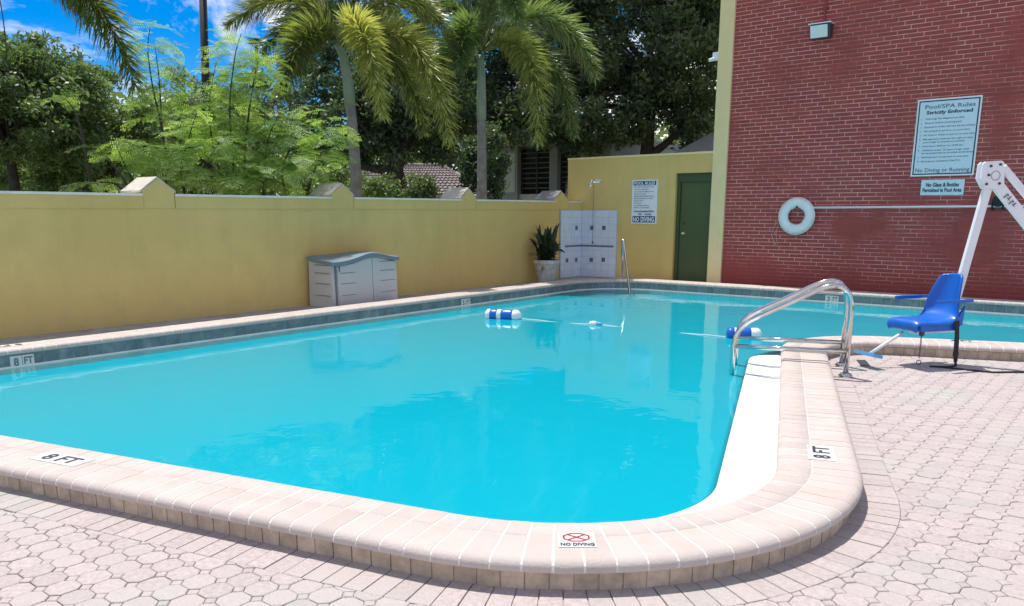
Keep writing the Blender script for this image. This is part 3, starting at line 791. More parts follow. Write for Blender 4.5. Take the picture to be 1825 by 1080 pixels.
L_ += [('POOL MAXIMUM DEPTH', sp(.5, .735), H*.034, W*.8, 'C', .03), ('FEET', sp(.36, .80), H*.034, None, 'C', .03), ('INCHES', sp(.68, .80), H*.034, None, 'C', .03)]
lettering('rule_line', L_, MT['ink'], t, WR, WU, WN)

# life ring, its cord, and the long white rescue pole
c = Y_(1422, 385); Rr, rr = .240, .085
t = thing('life_ring', 'white vinyl life ring hanging on the red brick wall', 'life ring', (c.x, YR, c.z))
mb = MB(); ring = []
for k in range(48):
    a_ = 2*math.pi*k/48; ring.append((a_, Rr))
vs_ = []; fs = []
for i, (a_, r0) in enumerate(ring):
    for k in range(16):
        q = 2*math.pi*k/16; rad = r0+rr*math.cos(q)*1.0
        vs_.append((c.x+rad*math.cos(a_), YR-.075+.06*math.sin(q), c.z+rad*math.sin(a_)))
for i in range(48):
    for k in range(16): fs.append((i*16+k, i*16+(k+1) % 16, ((i+1) % 48)*16+(k+1) % 16, ((i+1) % 48)*16+k))
mb.add(vs_, fs).build('ring_body', MT['ring'], t, True)
for a_ in (2.0, 3.95+.5, 5.75, .9):
    mb = MB(); rc = []
    for k in range(14):
        q = 2*math.pi*k/14; rad = Rr+(rr+.007)*math.cos(q)
        rc.append((c.x+rad*math.cos(a_), YR-.075+.067*math.sin(q), c.z+rad*math.sin(a_)))
    tz = Vector((-math.sin(a_), 0, math.cos(a_)))*.028
    n_ = len(rc); vs_ = [Vector(q)-tz for q in rc]+[Vector(q)+tz for q in rc]
    mb.add(vs_, [(i, (i+1) % n_, n_+(i+1) % n_, n_+i) for i in range(n_)]).build('band', MT['white'], t, True)
mb = MB()
for k in range(4):
    a0, a1 = 2.0+k*math.pi/2, 2.0+(k+1)*math.pi/2; pts = []
    for j in range(9):
        a_ = a0+(a1-a0)*j/8; rad = Rr+rr+.008+.004*math.sin(math.pi*j/8); pts.append((c.x+rad*math.cos(a_), YR-.075, c.z+rad*math.sin(a_)))
    mb.tube(pts, .008, 6)
mb.build('grab_rope', MT['ring'], t)
MB().tube([(c.x+.02, YR+.004, c.z+.16), (c.x+.02, YR-.16, c.z+.155), (c.x+.02, YR-.165, c.z+.19)], .01, 8).build('hook', MT['dark_metal'], t)
cord = MB()
for dx in (0, .045):
    q = [Y_(1391+dx*60, 389, -.03), Y_(1379+dx*150, 404, -.02), Y_(1375+dx*180, 418, -.02), Y_(1379+dx*130, 430, -.02), Y_(1383+dx*60, 436, -.015)]
    cord.tube([Vector(v_) for v_ in q], .005, 6)
tag(cord.build('throw_cord', MT['tan_rope'], None, origin=Y_(1380, 410)), 'thin tan throw cord dangling left of the life ring', 'cord')
a, b_ = Y_(1446, 370), Y_(1850, 366.6)
pole = thing('rescue_pole', 'long white rescue pole held level across the brick wall', 'pole', (a.x, YR-.05, a.z))
MB().tube([(a.x, YR-.055, a.z), (b_.x+.6, YR-.055, b_.z)], .019, 10).build('shaft', MT['white_metal'], pole, True)
h = Y_(1781, 356)
mb = MB(); mb.lathe((h.x, YR-.055, a.z+.09), [(0, -.03), (.09, -.03), (.09, .03), (0, .03)], 18, (Vector((1, 0, 0)), Vector((0, 0, 1)), Vector((0, 1, 0))))
mb.bbox(h.x-.09, h.x-.06, YR-.085, YR-.002, a.z-.05, a.z+.06); mb.bbox(h.x+.06, h.x+.09, YR-.085, YR-.002, a.z-.05, a.z+.06)
mb.build('bracket', MT['black'], pole)

# ------------------------------------------------------------------ shower corner: tiled panels, head, chain
sh = thing('tiled_shower_wall', 'white tiled shower corner with small dark accent tiles', 'shower', (XL, YR, ZD))
zt = on_X(1020, 374, XL).z; ysh = on_X(997, 430, XL).y; xsh = Y_(1100, 430).x
MB().bbox(XL+.014, XL+.03, ysh, YR-.0, ZD, zt).build('left_backing', MT['shower_grout'], sh)
MB().bbox(XL+.03, xsh, YR-.03, YR-.002, ZD, zt).build('right_backing', MT['shower_grout'], sh)
acc_l = [(1027, 406), (1027-.5, 463), (1010, 464)]; acc_r = [(1055, 406), (1076.5, 406), (1054, 463), (1075.5, 463)]
NZ = 10; zs = np.linspace(ZD+.01, zt-.015, NZ+1)
def tile_grid(u0, u1, n, place, acc, strip):
    us = np.linspace(u0, u1, n+1)
    for i in range(n):
        for j in range(NZ):
            mb = MB(); place(mb, us[i]+.003, us[i+1]-.003, zs[j]+.003, zs[j+1]-.003, .006); mb.build('shower_tile', MT['shower_tile'], sh)
    for (u, z) in acc:
        mb = MB(); s = .045; place(mb, u-s, u+s, z-s, z+s, .010); o = mb.build('accent_tile', MT['deco_tile'], sh)
    mb = MB(); place(mb, strip[0], strip[1], strip[2]-.02, strip[2]+.02, .011); mb.build('accent_strip', MT['deco_strip'], sh)
zstr = Y_(1070, 438.5).z
tile_grid(ysh+.012, YR-.035, 6, lambda mb, a0, a1, b0, b1, d: mb.bbox(XL+.03, XL+.03+d, a0, a1, b0, b1), [(on_X(x, y, XL+.03).y, on_X(x, y, XL+.03).z) for x, y in acc_l], (ysh+.16, YR-.04, zstr))
tile_grid(XL+.04, xsh-.012, 5, lambda mb, a0, a1, b0, b1, d: mb.bbox(a0, a1, YR-.03-d, YR-.03, b0, b1), [(Y_(x, y, -.03).x, Y_(x, y, -.03).z) for x, y in acc_r], (XL+.045, xsh-.07, zstr))
p = Y_(1060, 323); s = thing('shower_head', 'small chrome shower head on an arm above the tiled corner', 'shower head', p)
q = Y_(1052, 328, -.22)
MB().tube(rounded([p+Vector((.06, 0, 0)), Vector((q.x+.02, YR-.18, p.z+.02)), q], [.05], 6), .018, 8).build('arm', MT['soap'], s, True)
MB().lathe((q.x, q.y, q.z-.04), [(.02, .06), (.03, .03), (.065, 0), (.065, -.015), (0, -.015)], 16).build('head', MT['soap'], s, True)
MB().bbox(p.x-.02, p.x+.16, YR-.02, YR-.001, p.z-.03, p.z+.03).build('wall_plate', MT['soap'], s)
ch = MB(); c0 = Vector((q.x+.01, YR-.10, q.z-.03)); n_ = 34; zb = Y_(1052, 430).z
for k in range(n_):
    z = c0.z+(zb-c0.z)*k/n_; ch.tube([(c0.x+(.006 if k % 2 else -.006), c0.y, z), (c0.x+(.006 if k % 2 else -.006), c0.y, z+(zb-c0.z)/n_*.72)], .006, 5)
ch.lathe((c0.x, c0.y, zb), [(0, -.05), (.016, -.04), (.016, .0), (0, .01)], 8)
ch.build('pull_chain', MT['dark_metal'], s)

# ------------------------------------------------------------------ potted plant
pc = Vector((-9.98, on_X(975, 480, -9.98).y, ZD))
zr = at(975, 463, (pc-Vector((0, 0, 0))).dot(FWD)).z; ph = zr-ZD
t = thing('flower_pot', 'weathered white tapered pot in front of the yellow wall', 'pot', pc)
MB().lathe(pc, [(0, 0), (.175, 0), (.185, .02), (.255, ph*.80), (.262, ph*.83), (.282, ph*.86), (.285, ph*.97), (.275, ph), (.25, ph), (.245, ph-.05), (0, ph-.05)], 36).build('pot_body', MT['pot'], t, True)
smooth_by_angle(bpy.data.objects['pot_body'], 35)
MB().lathe(pc, [(0, ph-.045), (.244, ph-.045)], 24).build('soil', MT['soil'], t)
pl = thing('potted_plant', 'dark green strap leaved plant growing in the white pot', 'plant', pc+Vector((0, 0, ph-.04)))
Q = []; T = []
st = MB()
for k in range(95):
    a_ = rng.uniform(0, 2*math.pi); lean = abs(rng.normal(.42, .36)); L_ = rng.uniform(.28, .46)*(1.25 if lean < .2 else .9)
    base = np.array(pc)+np.array([rng.normal(0, .07), rng.normal(0, .07), ph-.05]); d = np.array([math.cos(a_), math.sin(a_), 0])
    stem_h = rng.uniform(.03, .50)*(1-lean*.7); top = base+np.array([0, 0, max(.02, stem_h)])+d*stem_h*lean*.7
    st.tube([base, top], .008, 5)
    pts = []; dirv = np.array([d[0]*math.sin(lean), d[1]*math.sin(lean), math.cos(lean)]); p_ = top.copy()
    for i in range(6):
        pts.append(p_.copy()); p_ = p_+dirv*L_/5; dirv = dirv+np.array([0, 0, -.20])*(.5+lean)+d*.12+rng.normal(0, .10, 3); dirv /= np.linalg.norm(dirv)
    side = np.cross(dirv, [0, 0, 1]); side /= max(1e-6, np.linalg.norm(side)); wid = [.012, .034, .046, .040, .024, .003]
    tt = rng.uniform(0, 1)**2
    for i in range(5): Q.append([pts[i]-side*wid[i], pts[i]+side*wid[i], pts[i+1]+side*wid[i+1], pts[i+1]-side*wid[i+1]]); T.append(tt)
for (dx, dz0, sg) in ((-.30, .28, -1), (.36, .30, 1), (-.24, -.06, -1)):      # long hanging leaves at the sides
    b0 = np.array(pc)+np.array([0, dx*.25, ph+.02]); b1 = np.array(pc)+np.array([.05, dx*.9, ph+dz0]); b2 = np.array(pc)+np.array([.1, dx*1.35, ph+dz0-.18])
    pts = [np.array(v_) for v_ in bez(b0, b1, b2, 7)]; wid = [.012, .03, .036, .036, .03, .02, .004]
    for i in range(6): s_ = np.array([.6, 0, .8]); Q.append([pts[i]-s_*wid[i], pts[i]+s_*wid[i], pts[i+1]+s_*wid[i+1], pts[i+1]-s_*wid[i+1]]); T.append(.2)
np_quads('foliage', np.array(Q), MT['pot_leaf'], pl, np.array(T), 'stuff')
st.build('stem', MT['bark'], pl)

# ------------------------------------------------------------------ garden storage shed
FX = -9.74
y0 = on_X(594, 520, FX).y; y1 = on_X(708, 500, FX).y; BX = FX-.56; zc = on_X(597, 464, FX).z
t = thing('storage_shed', 'low grey resin storage shed with slate blue wavy lid by the yellow wall', 'storage shed', (FX, (y0+y1)/2, ZD))
ys = [y0+(y1-y0)*k/24 for k in range(25)]
def wave(y):
    u = (y-y0)/(y1-y0)
    return zc-.045+.085*math.exp(-((u-.60)/.25)**2)+.025*u-.008*math.cos(u*2*math.pi)
tp_ = .03
body = MB()
top = [Vector((FX-tp_*.6, y, wave(y)-.03)) for y in ys]; bot = [Vector((FX, y, ZD)) for y in ys]
n_ = len(ys); body.add(bot+top, [(k, k+1, n_+k+1, n_+k) for k in range(n_-1)])
bk = [Vector((BX, y0-.02, ZD)), Vector((BX, y1+.02, ZD)), Vector((BX, y1, zc-.02)), Vector((BX, y0, zc-.02))]
body.add([bot[0], top[0], bk[3], bk[0]], [(0, 1, 2, 3)]); body.add([bot[-1], top[-1], bk[2], bk[1]], [(3, 2, 1, 0)]); body.add(bk, [(0, 1, 2, 3)])
body.build('body', MT['shed_wall'], t)
lid = MB(); lt = []; lb = []; bt = []; bb = []
for y in ys:
    z = wave(y); u = (y-y0)/(y1-y0); yy = y0-.03+(y1-y0+.06)*u
    lt.append(Vector((FX+.03, yy, z+.022))); lb.append(Vector((FX+.035, yy, z-.032))); zz = zc+.05+.035*math.exp(-((u-.7)/.25)**2); bt.append(Vector((BX-.01, yy, zz))); bb.append(Vector((BX-.01, yy, zz-.05)))
md = [Vector(((a.x*.45+b_.x*.55), a.y, (a.z*.45+b_.z*.55)-.012)) for a, b_ in zip(lt, bt)]
ed = [a+Vector((-.06, 0, .014)) for a in lt]
rows_ = [lb, lt, ed, md, bt, bb]
vs_ = [v_ for r_ in rows_ for v_ in r_]; fs = [(r_*n_+k, r_*n_+k+1, (r_+1)*n_+k+1, (r_+1)*n_+k) for r_ in range(5) for k in range(n_-1)]
for k in (0, n_-1): fs.append(tuple(r_*n_+k for r_ in range(6)))
o = lid.add(vs_, fs).build('lid', MT['shed_lid'], t); smooth_by_angle(o, 50)
dr = [(y0+.10, y0+(y1-y0)*.595), (y0+(y1-y0)*.605, y1-.02)]
for (a, b_) in dr:
    yy = [a+(b_-a)*k/10 for k in range(11)]; f_ = MB()
    ft = [Vector((FX+.010-tp_*.5, y, wave(y)-.05)) for y in yy]; fbm = [Vector((FX+.014, y, ZD+.03)) for y in yy]
    ext = Vector((-.03, 0, 0)); k_ = len(yy)
    pts = fbm+ft+[p_+ext for p_ in fbm]+[p_+ext for p_ in ft]
    fs = [(k, k+1, k_+k+1, k_+k) for k in range(k_-1)]+[(0, k_, 3*k_, 2*k_), (k_-1, 2*k_-1, 4*k_-1, 3*k_-1)]+[(k_+k, k_+k+1, 3*k_+k+1, 3*k_+k) for k in range(k_-1)]
    d_ = f_.add(pts, fs).build('shed_door', MT['shed_wall'], t)
    for zz in (.18, .36, .52, .66):
        L0, L1 = (a+.05, a+.34) if a < y0+.2 else (b_-.34, b_-.03)
        MB().box(((FX+.0125-tp_*.5*zz/.8), (L0+L1)/2, ZD+zz), (.006, L1-L0, .007)).build('groove', MT['shed_gap'], d_)
sm = MB(); sm.box((FX-.002, y0+.06, ZD+.34), (.02, .025, .62)); sm.box((FX-.004, y0+.135, wave(y0+.135)-.085), (.02, .02, .085))
sm.build('seam', MT['shed_gap'], t)
for zz in (.18, .36, .52, .64): MB().box((FX-.24, y0-.012+.004, ZD+zz), (.34, .012, .007)).build('groove', MT['shed_gap'], t)

# ------------------------------------------------------------------ handrails
nv = Vector((-.936, -.351, 0)); ev = Vector((-.351, .936, 0))
F1 = Vector((-2.2, 7.66, 0))
def hoop(F):
    return rounded([F+Vector((0, 0, .0)), F+Vector((0, 0, .955)), F+nv*1.02+Vector((0, 0, .42)), F+nv*1.03+Vector((0, 0, -.5))], [.36, .20], 12)
for k, (F, lab) in enumerate(((F1, 'nearer stainless steel pool handrail arching from the paving over the coping'), (F1+ev*.56, 'farther stainless steel pool handrail arching from the paving over the coping'))):
    t = thing('pool_handrail', lab, 'handrail', F, 'pair of handrails at the pool ladder')
    MB().tube(hoop(F), .0245, 16).build('rail', MT['steel'], t, True)
    MB().tube([F+Vector((0, 0, .235)), F+nv*1.02+Vector((0, 0, .235))], .0225, 14).build('crossbar', MT['steel'], t, True)
    b = MB(); b.lathe(F+Vector((0, 0, .003)), [(.0, 0), (.062, 0), (.062, .012), (.045, .03), (.03, .034), (.0245, .036)], 20)
    b.build('base_flange', MT['steel'], t, True)
    b = MB()
    for s_ in (-1, 1): b.box(F+ev*s_*.062+Vector((0, 0, .008)), (.05, .05, .016), (nv, ev, UP))
    b.build('anchor_plate', MT['steel'], t)
f0 = Vector((-8.87, 14.62, HC)); f1 = Vector((-8.06, 13.62, -.1)); d_ = (f1-f0); d_.z = 0; Ld = d_.length; d_.normalize()
t = thing('step_handrail', 'thin pale handrail over the corner steps at the far end', 'handrail', f0)
MB().tube(rounded([f0, f0+Vector((0, 0, .80))+d_*.02, f0+d_*.10+Vector((0, 0, .80)), f1+Vector((0, 0, .0)), f1+Vector((0, 0, -.5))+d_*.03], [.06, .06, .1], 8), .028, 14).build('rail', MT['steel'], t, True)
MB().lathe(f0, [(.0, .001), (.055, .001), (.05, .02), (.028, .03)], 18).build('base_flange', MT['steel'], t, True)

# ------------------------------------------------------------------ pool lift with blue seat
f_ = Vector((-.527, -.85, 0)).normalized(); w_ = Vector((-.85, .527, 0)).normalized()
SC = on_z(1677, 655, 0)+w_*.20; SC.z = 0
lift = thing('pool_lift', 'white steel pool lift arm with blue plastic seat hanging over the paving', 'pool lift', SC)
def S(f, w, z): return SC+f_*f+w_*w+Vector((0, 0, z))
prof = [(.315, .375, .185), (.332, .405, .19), (.328, .435, .19), (.295, .452, .195), (.20, .448, .215), (.08, .44, .225), (-.05, .446, .225), (-.14, .475, .222), (-.20, .54, .218), (-.235, .63, .205), (-.262, .74, .18), (-.285, .84, .155), (-.295, .885, .135), (-.300, .90, .11)]
mb = MB(); nw = 13; vs_ = []
for i, (a, z, hw) in enumerate(prof):
    for k in range(nw):
        u = -1+2*k/(nw-1); e = abs(u)**5
        seat = max(0., min(1., (z-.43)/.2)); dz = (-.055*e)*(1-seat)+.018*(abs(u)**3)*(1-seat) if i > 2 else -.02*e
        df_ = .075*(u*u)*seat*(1-max(0, (z-.75)/.2)*.5)+.02*e*seat
        vs_.append(S(a+df_, u*hw, z+dz))
mb.add(vs_, [(i*nw+k, i*nw+k+1, (i+1)*nw+k+1, (i+1)*nw+k) for i in range(len(prof)-1) for k in range(nw-1)])
seat = mb.build('seat_shell', MT['blue'], lift, True)
md_ = seat.modifiers.new('thick', 'SOLIDIFY'); md_.thickness = .03; md_.offset = -1
md2 = seat.modifiers.new('soft', 'SUBSURF'); md2.levels = 1; md2.render_levels = 1
sk = MB()        # skirt under the seat pan
for sg in (-1, 1):
    sk.prism([S(.31, sg*.192, .44), S(.29, sg*.192, .365), S(-.10, sg*.215, .365), S(-.20, sg*.21, .42), S(-.22, sg*.205, .60), S(-.12, sg*.212, .47), S(.05, sg*.215, .44)], w_*(-sg*.02))
sk.prism([S(.315, -.19, .44), S(.295, -.185, .365), S(.295, .185, .365), S(.315, .19, .44)], f_*-.03)
sk.build('seat_skirt', MT['blue'], lift)
for sg in (-1, 1):
    ar = MB(); ar.box(S(-.02, sg*.245, .655), (.46, .035, .030), (f_, w_, UP)); ar.build('armrest', MT['blue'], lift)
MB().box(S(-.05, 0, .345), (.5, .10, .05), (f_, w_, UP)).build('seat_bar', MT['white_metal'], lift)
fr0, fr1 = S(.30, .02, .335), on_z(1545, 620, .18); fr1 = S(.66, .06, .13)
MB().tube([fr0, fr1], .016, 10).build('footrest_arm', MT['white_metal'], lift, True)
MB().box(fr1+f_*.01, (.12, .26, .032), ((f_*.9+UP*.25).normalized(), w_, (UP*.9-f_*.25).normalized())).build('footrest', MT['lt_blue'], lift)
# arm, head plate, beams and mast: all lie in one plane behind the seat
DL = (S(-.30, 0, 0)).dot(FWD)
def LP(x, y, dd=0.): return at(x, y, DL+dd)
def bar(name, p0, p1, wid, thick, material=MT['white_metal']):
    d = (p1-p0); L0 = d.length; d.normalize(); s_ = d.cross(FWD).normalized(); b2 = d.cross(s_).normalized()
    mb = MB(); mb.box((p0+p1)/2, (L0, wid, thick), (d, s_, b2)); o = mb.build(name, material, lift)
    bv = o.modifiers.new('edge', 'BEVEL'); bv.width = .008; bv.segments = 2
    return o
bar('lift_arm', LP(1690, 580), LP(1768, 305), .078, .055)
bar('arm_foot', LP(1690, 585), S(-.02, 0, .345), .06, .05)
pl_ = [LP(x, y, -.055) for x, y in ((1752, 293), (1757, 288), (1786, 286), (1790, 290), (1790, 330), (1774, 337), (1757, 336), (1748, 318))]
mb = MB(); mb.prism(pl_, FWD*.02); mb.prism([p_+FWD*.075 for p_ in pl_], FWD*.02); o = mb.build('head_plate', MT['white_metal'], lift)
for x, y in ((1766, 296), (1762, 312), (1758, 328), (1781, 327), (1783, 293)):
    MB().lathe(LP(x, y, -.056), [(0, -.012), (.011, -.012), (.013, 0)], 10, (RIGHT, UP, FWD)).build('bolt', MT['dark_metal'], lift)
mb = MB(); mb.lathe(LP(1774.5, 313, -.056), [(.038, -.002), (.042, -.004), (.046, -.002)], 24, (RIGHT, UP, FWD)); mb.build('pivot_ring', MT['grey_wall'], lift)
MX, MY = 1985, 560
bar('upper_link', LP(1787, 297), LP(1950, 492), .064, .045)
bar('lower_beam', LP(1772, 324), LP(1958, 560), .105, .055)
gl_ = MB(); q0, q1 = LP(1793, 349, -.038), LP(1806, 366, -.038); dd_ = (q1-q0).normalized(); sd_ = dd_.cross(FWD).normalized()
for k in range(4):
    c_ = q0+(q1-q0)*(k/3.)
    for (a_, b2_, l_, h_) in ((0, .02, .006, .03), (-.010, 0, .012, .006), (.010, 0, .012, .006)) if k % 2 else ((0, 0, .006, .055), (.012, .02, .014, .007)):
        gl_.box(c_+dd_*a_+sd_*b2_, (l_*1.4, h_, .003), (dd_, sd_, FWD))
gl_.build('printed_mark', MT['ink'], lift)
mb_ = LP(MX, 640); mb_.z = 0
mm = MB(); mm.tube([mb_+Vector((0, 0, .02)), mb_+Vector((0, 0, 1.0))], .075, 20); mm.box(mb_+Vector((0, 0, 1.03)), (.22, .16, .32), (RIGHT, FWD, UP)); mm.build('mast', MT['white_metal'], lift)
MB().box(mb_+Vector((0, 0, .012)), (.35, .35, .02), (RIGHT, FWD, UP)).build('mast_base', MT['white_metal'], lift)
# seat belt strap, chain with ring
s0 = S(-.10, -.235, .46)
gq = on_z(1679, 650, 0); g0 = S(-.13, -.245, .14)
sb = MB()
def ribbon(pts, wid, side, mb, th=.004):
    pts = [Vector(p_) for p_ in pts]
    for i in range(len(pts)-1):
        a, b_ = pts[i], pts[i+1]; d = (b_-a); l_ = d.length; d.normalize(); s_ = (side-d*side.dot(d)).normalized(); n_2 = d.cross(s_)
        mb.box((a+b_)/2, (l_+.004, wid[i], th), (d, s_, n_2))
ribbon([s0, S(-.115, -.24, .30), S(-.12, -.245, .15)], [.055, .06], f_, sb)
ribbon([S(-.12, -.245, .12), S(-.13, -.245, .06), S(-.135, -.247, .012)], [.05, .03], f_, sb)
sb.box(S(-.12, -.245, .135), (.06, .014, .04), (f_, w_, UP))
sb.build('belt_strap', MT['black'], lift)
cs = MB(); c0 = S(.26, -.17, .355)
for k in range(9):
    z = .33-k*.026; a_ = f_ if k % 2 else w_; c_ = c0.copy(); c_.z = z; pts = []
    for j in range(10): q = 2*math.pi*j/10; pts.append(c_+a_*(.007*math.cos(q))+UP*(.017*math.sin(q)))
    cs.tube(pts, .0028, 5, closed=True)
c_ = c0.copy(); c_.z = .062; pts = [c_+RIGHT*(.022*math.cos(2*math.pi*j/18))+UP*(.022*math.sin(2*math.pi*j/18)) for j in range(18)]
cs.tube(pts, .004, 6, closed=True); cs.box(c0+Vector((0, 0, -.005)), (.035, .035, .05), (f_, w_, UP))
cs.build('chain', MT['dark_metal'], lift)
gc = S(-.135, -.247, .006)
pts = [S(-.13, -.25, .02), gc+RIGHT*-.07+FWD*-.03, gc+RIGHT*-.20+FWD*.0, gc+RIGHT*-.24+FWD*.03]
cb = MB(); cb.tube(bez(pts[0], pts[1], pts[3], 10), .010, 7)
pts = [on_z(x, y, .008) for x, y in ((1676, 654), (1700, 656.5), (1730, 659.5), (1770, 663.5), (1800, 663), (1840, 663), (1900, 664))]
cb.tube(pts, .009, 7)
tag(cb.build('cable', MT['black'], None, origin=on_z(1700, 656, 0)), 'thin black cable lying on the paving beside the pool lift', 'cable')
gp = [on_z(x, y, .004) for x, y in ((1526, 641), (1542, 641), (1551, 651), (1535, 652))]
t = thing('drain_grate', 'small dark rectangular drain grate set in paving near handrails', 'drain', gp[0])
MB().prism([g+Vector((0, 0, -.004)) for g in gp], (0, 0, .0025)).build('frame', MT['grate'], t)
for k in range(7):
    u = (k+.5)/7; a, b_ = gp[0].lerp(gp[3], u), gp[1].lerp(gp[2], u); MB().tube([a+Vector((0, 0, -.0035)), b_+Vector((0, 0, -.0035))], .004, 5).build('grate_bar', MT['dark_metal'], t)

# ------------------------------------------------------------------ rope floats on the water
def float_run(label, a, b_, bands, rad):
    a, b_ = Vector(a), Vector(b_); d = (b_-a); L0 = d.length; d.normalize(); s_ = d.cross(UP); mid = (a+b_)/2
    t = thing('rope_float', label, 'pool float', mid, 'blue and white floats on the pool rope')
    for (u0, u1, mname) in bands:
        n_ = 7; pr = []
        for i in range(n_):
            u = u0+(u1-u0)*i/(n_-1); e = min(1., (u)/.10, (1-u)/.16); r_ = rad*math.sqrt(max(.02, 1-(1-max(0, e))**2))*(1.0+.05*math.sin((u-u0)/(u1-u0)*math.pi))
            pr.append((r_, u*L0))
        pr = [(.004, pr[0][1])]+pr+[(.004, pr[-1][1])]
        MB().lathe(a, pr, 20, (s_, UP, d)).build('white_band' if mname == 'white' else 'blue_band', MT[mname], t, True)
    return t
zf = ZW+.045
fa, fb_ = on_z(865, 561, zf), on_z(929, 563.5, zf)
float_run('blue and white striped rope float near the left pool edge', fa, fb_, [(0, .16, 'white'), (.16, .35, 'blue'), (.35, .47, 'white'), (.47, .78, 'blue'), (.78, 1., 'white')], .088)
ga, gb_ = on_z(1294, 595, zf), on_z(1358, 596, zf)
float_run('blue and white rope float floating behind the handrails', ga, gb_, [(0, .22, 'blue'), (.22, .36, 'white'), (.36, .68, 'blue'), (.68, 1., 'white')], .078)
ha, hb = on_z(1049, 577, ZW+.012), on_z(1074, 578, ZW+.012)
t = thing('small_float', 'tiny white and blue float alone on the rope at mid pool', 'pool float', (ha+hb)/2)
d = (hb-ha).normalized(); s_ = d.cross(UP); L0 = (hb-ha).length
MB().lathe(ha, [(.004, 0), (.035, L0*.1), (.045, L0*.3), (.04, L0*.55), (.004, L0*.6)], 14, (s_, UP, d)).build('white_band', MT['white'], t, True)
MB().lathe(ha, [(.004, L0*.58), (.03, L0*.62), (.03, L0*.85), (.004, L0)], 14, (s_, UP, d)).build('blue_band', MT['lt_blue'], t, True)
rp = MB(); pts = [fb_]+bez(fb_, (fb_+ha)/2+Vector((0, 0, -.07)), ha, 8)[1:]+[hb]+bez(hb, (hb+ga)/2+Vector((0, 0, -.09)), ga, 8)[1:]
rp.tube([Vector((p_.x, p_.y, min(p_.z, ZW+.006))) for p_ in pts], .008, 6)
tag(rp.build('float_rope', MT['rope'], None, origin=ha), 'thin pale rope on the water joining the pool floats', 'rope')

# ------------------------------------------------------------------ depth markers and no-diving tile
def mark(label, c, right, wid, hei, words, hgt, twid, z=HC+.0008, name='depth_marker'):
    right = Vector(right).normalized(); up = UP.cross(right); c = Vector((c[0], c[1], z))
    t = thing(name, label, 'pool marker', c)
    MB().box(c, (wid, hei, .006), (right, up, UP)).build('tile', MT['mark_white'], t)
    return t, right, up, c
t, r_, u_, c = mark('white 8 FT tile on the near coping at left', (-4.69, 1.775), (.968, .249, 0), .36, .145, '8 FT', .1, .3)
lettering('lettering', [('8 FT', c-u_*.045, .09, .26, 'C', .02)], MT['ink'], t, r_, u_, UP, .005)
t, r_, u_, c = mark('white 8 FT tile turned sideways on the right hand coping', (-1.413, 4.583), (-.351, .936, 0), .305, .145, '8 FT', .1, .3)
lettering('lettering', [('8 FT', c-u_*.045, .09, .24, 'C', .02)], MT['ink'], t, r_, u_, UP, .005)
t, r_, u_, c = mark('white NO DIVING tile with red ring on the near rounded coping', (-1.793, 2.652), (.78, .626, 0), .158, .155, '', 0, 0, name='no_diving_marker')
lettering('lettering', [('NO DIVING', c-u_*.066, .028, .142, 'C', .035)], MT['ink'], t, r_, u_, UP, .005)
mb = MB(); n_ = 8
oc = [(math.cos(math.pi/8+k*math.pi/4), math.sin(math.pi/8+k*math.pi/4)) for k in range(8)]
cc = c+u_*.022
vs_ = [cc+r_*(a*.062)+u_*(b2*.048)+UP*.0045 for a, b2 in oc]+[cc+r_*(a*.053)+u_*(b2*.039)+UP*.0045 for a, b2 in oc]
mb.add(vs_, [(k, (k+1) % 8, 8+(k+1) % 8, 8+k) for k in range(8)]).build('red_octagon', MT['ink_red'], t)
mb = MB()
for sg in (-1, 1): mb.box(cc+UP*.0050, (.10, .006, .001), ((r_*.8+u_*sg*.6).normalized(), (u_*.8-r_*sg*.6).normalized(), UP))
mb.build('cross', MT['ink_red'], t)
t, r_, u_, c = mark('8 FT marking on the far left coping, upside down', (-9.25, 3.12), (-.02, -1, 0), .34, .145, '8 FT', .1, .3)
lettering('lettering', [('8 FT', c-u_*.045, .09, .26, 'C', .02)], MT['ink'], t, r_, u_, UP, .005)
qm = on_z(1712, 606.5, HC); d0, pb, nb = signed(np.array([qm.x, qm.y]))
qm = Vector((pb[0]+nb[0]*.13, pb[1]+nb[1]*.13, 0))
t, r_, u_, c = mark('small 3 FT marking on the coping behind the blue lift seat', qm, (-nb[1], nb[0], 0), .30, .12, '3 FT', .1, .3)
lettering('lettering', [('3 FT', c-u_*.04, .08, .22, 'C', .02)], MT['ink'], t, r_, u_, UP, .005)
def band_mark(label, P, words):
    d0, pb, nb = signed(np.array([P[0], P[1]])); r_ = Vector((-nb[1], nb[0], 0)); r_ = r_ if r_.dot(RIGHT) > 0 else -r_
    n_ = Vector((-nb[0], -nb[1], 0)); c = Vector((pb[0], pb[1], 0))+Vector((nb[0], nb[1], 0))*.010+Vector((0, 0, .009))
    t = thing('waterline_marker', label, 'pool marker', c)
    for sg in (-1, 1): MB().box(c+r_*sg*.058, (.110, .008, .120), (r_, n_, UP)).build('tile', MT['mark_white'], t)
    lettering('lettering', [(words[0], c-r_*.058-UP*.04, .08, .05, 'C', .03), (words[1], c+r_*.058-UP*.03, .07, .085, 'C', .03)], MT['ink_grey'], t, r_, UP, n_, .006)
band_mark('8 FT tile pair in the blue waterline band at far left', (-8.95, 3.14), ('8', 'FT'))
band_mark('5 FT tile pair in the waterline band behind the left float', (-9.1, 10.05), ('5', 'FT'))
band_mark('3 FT tile pair in the waterline band under the brick wall', (-4.50, 14.45), ('3', 'FT'))

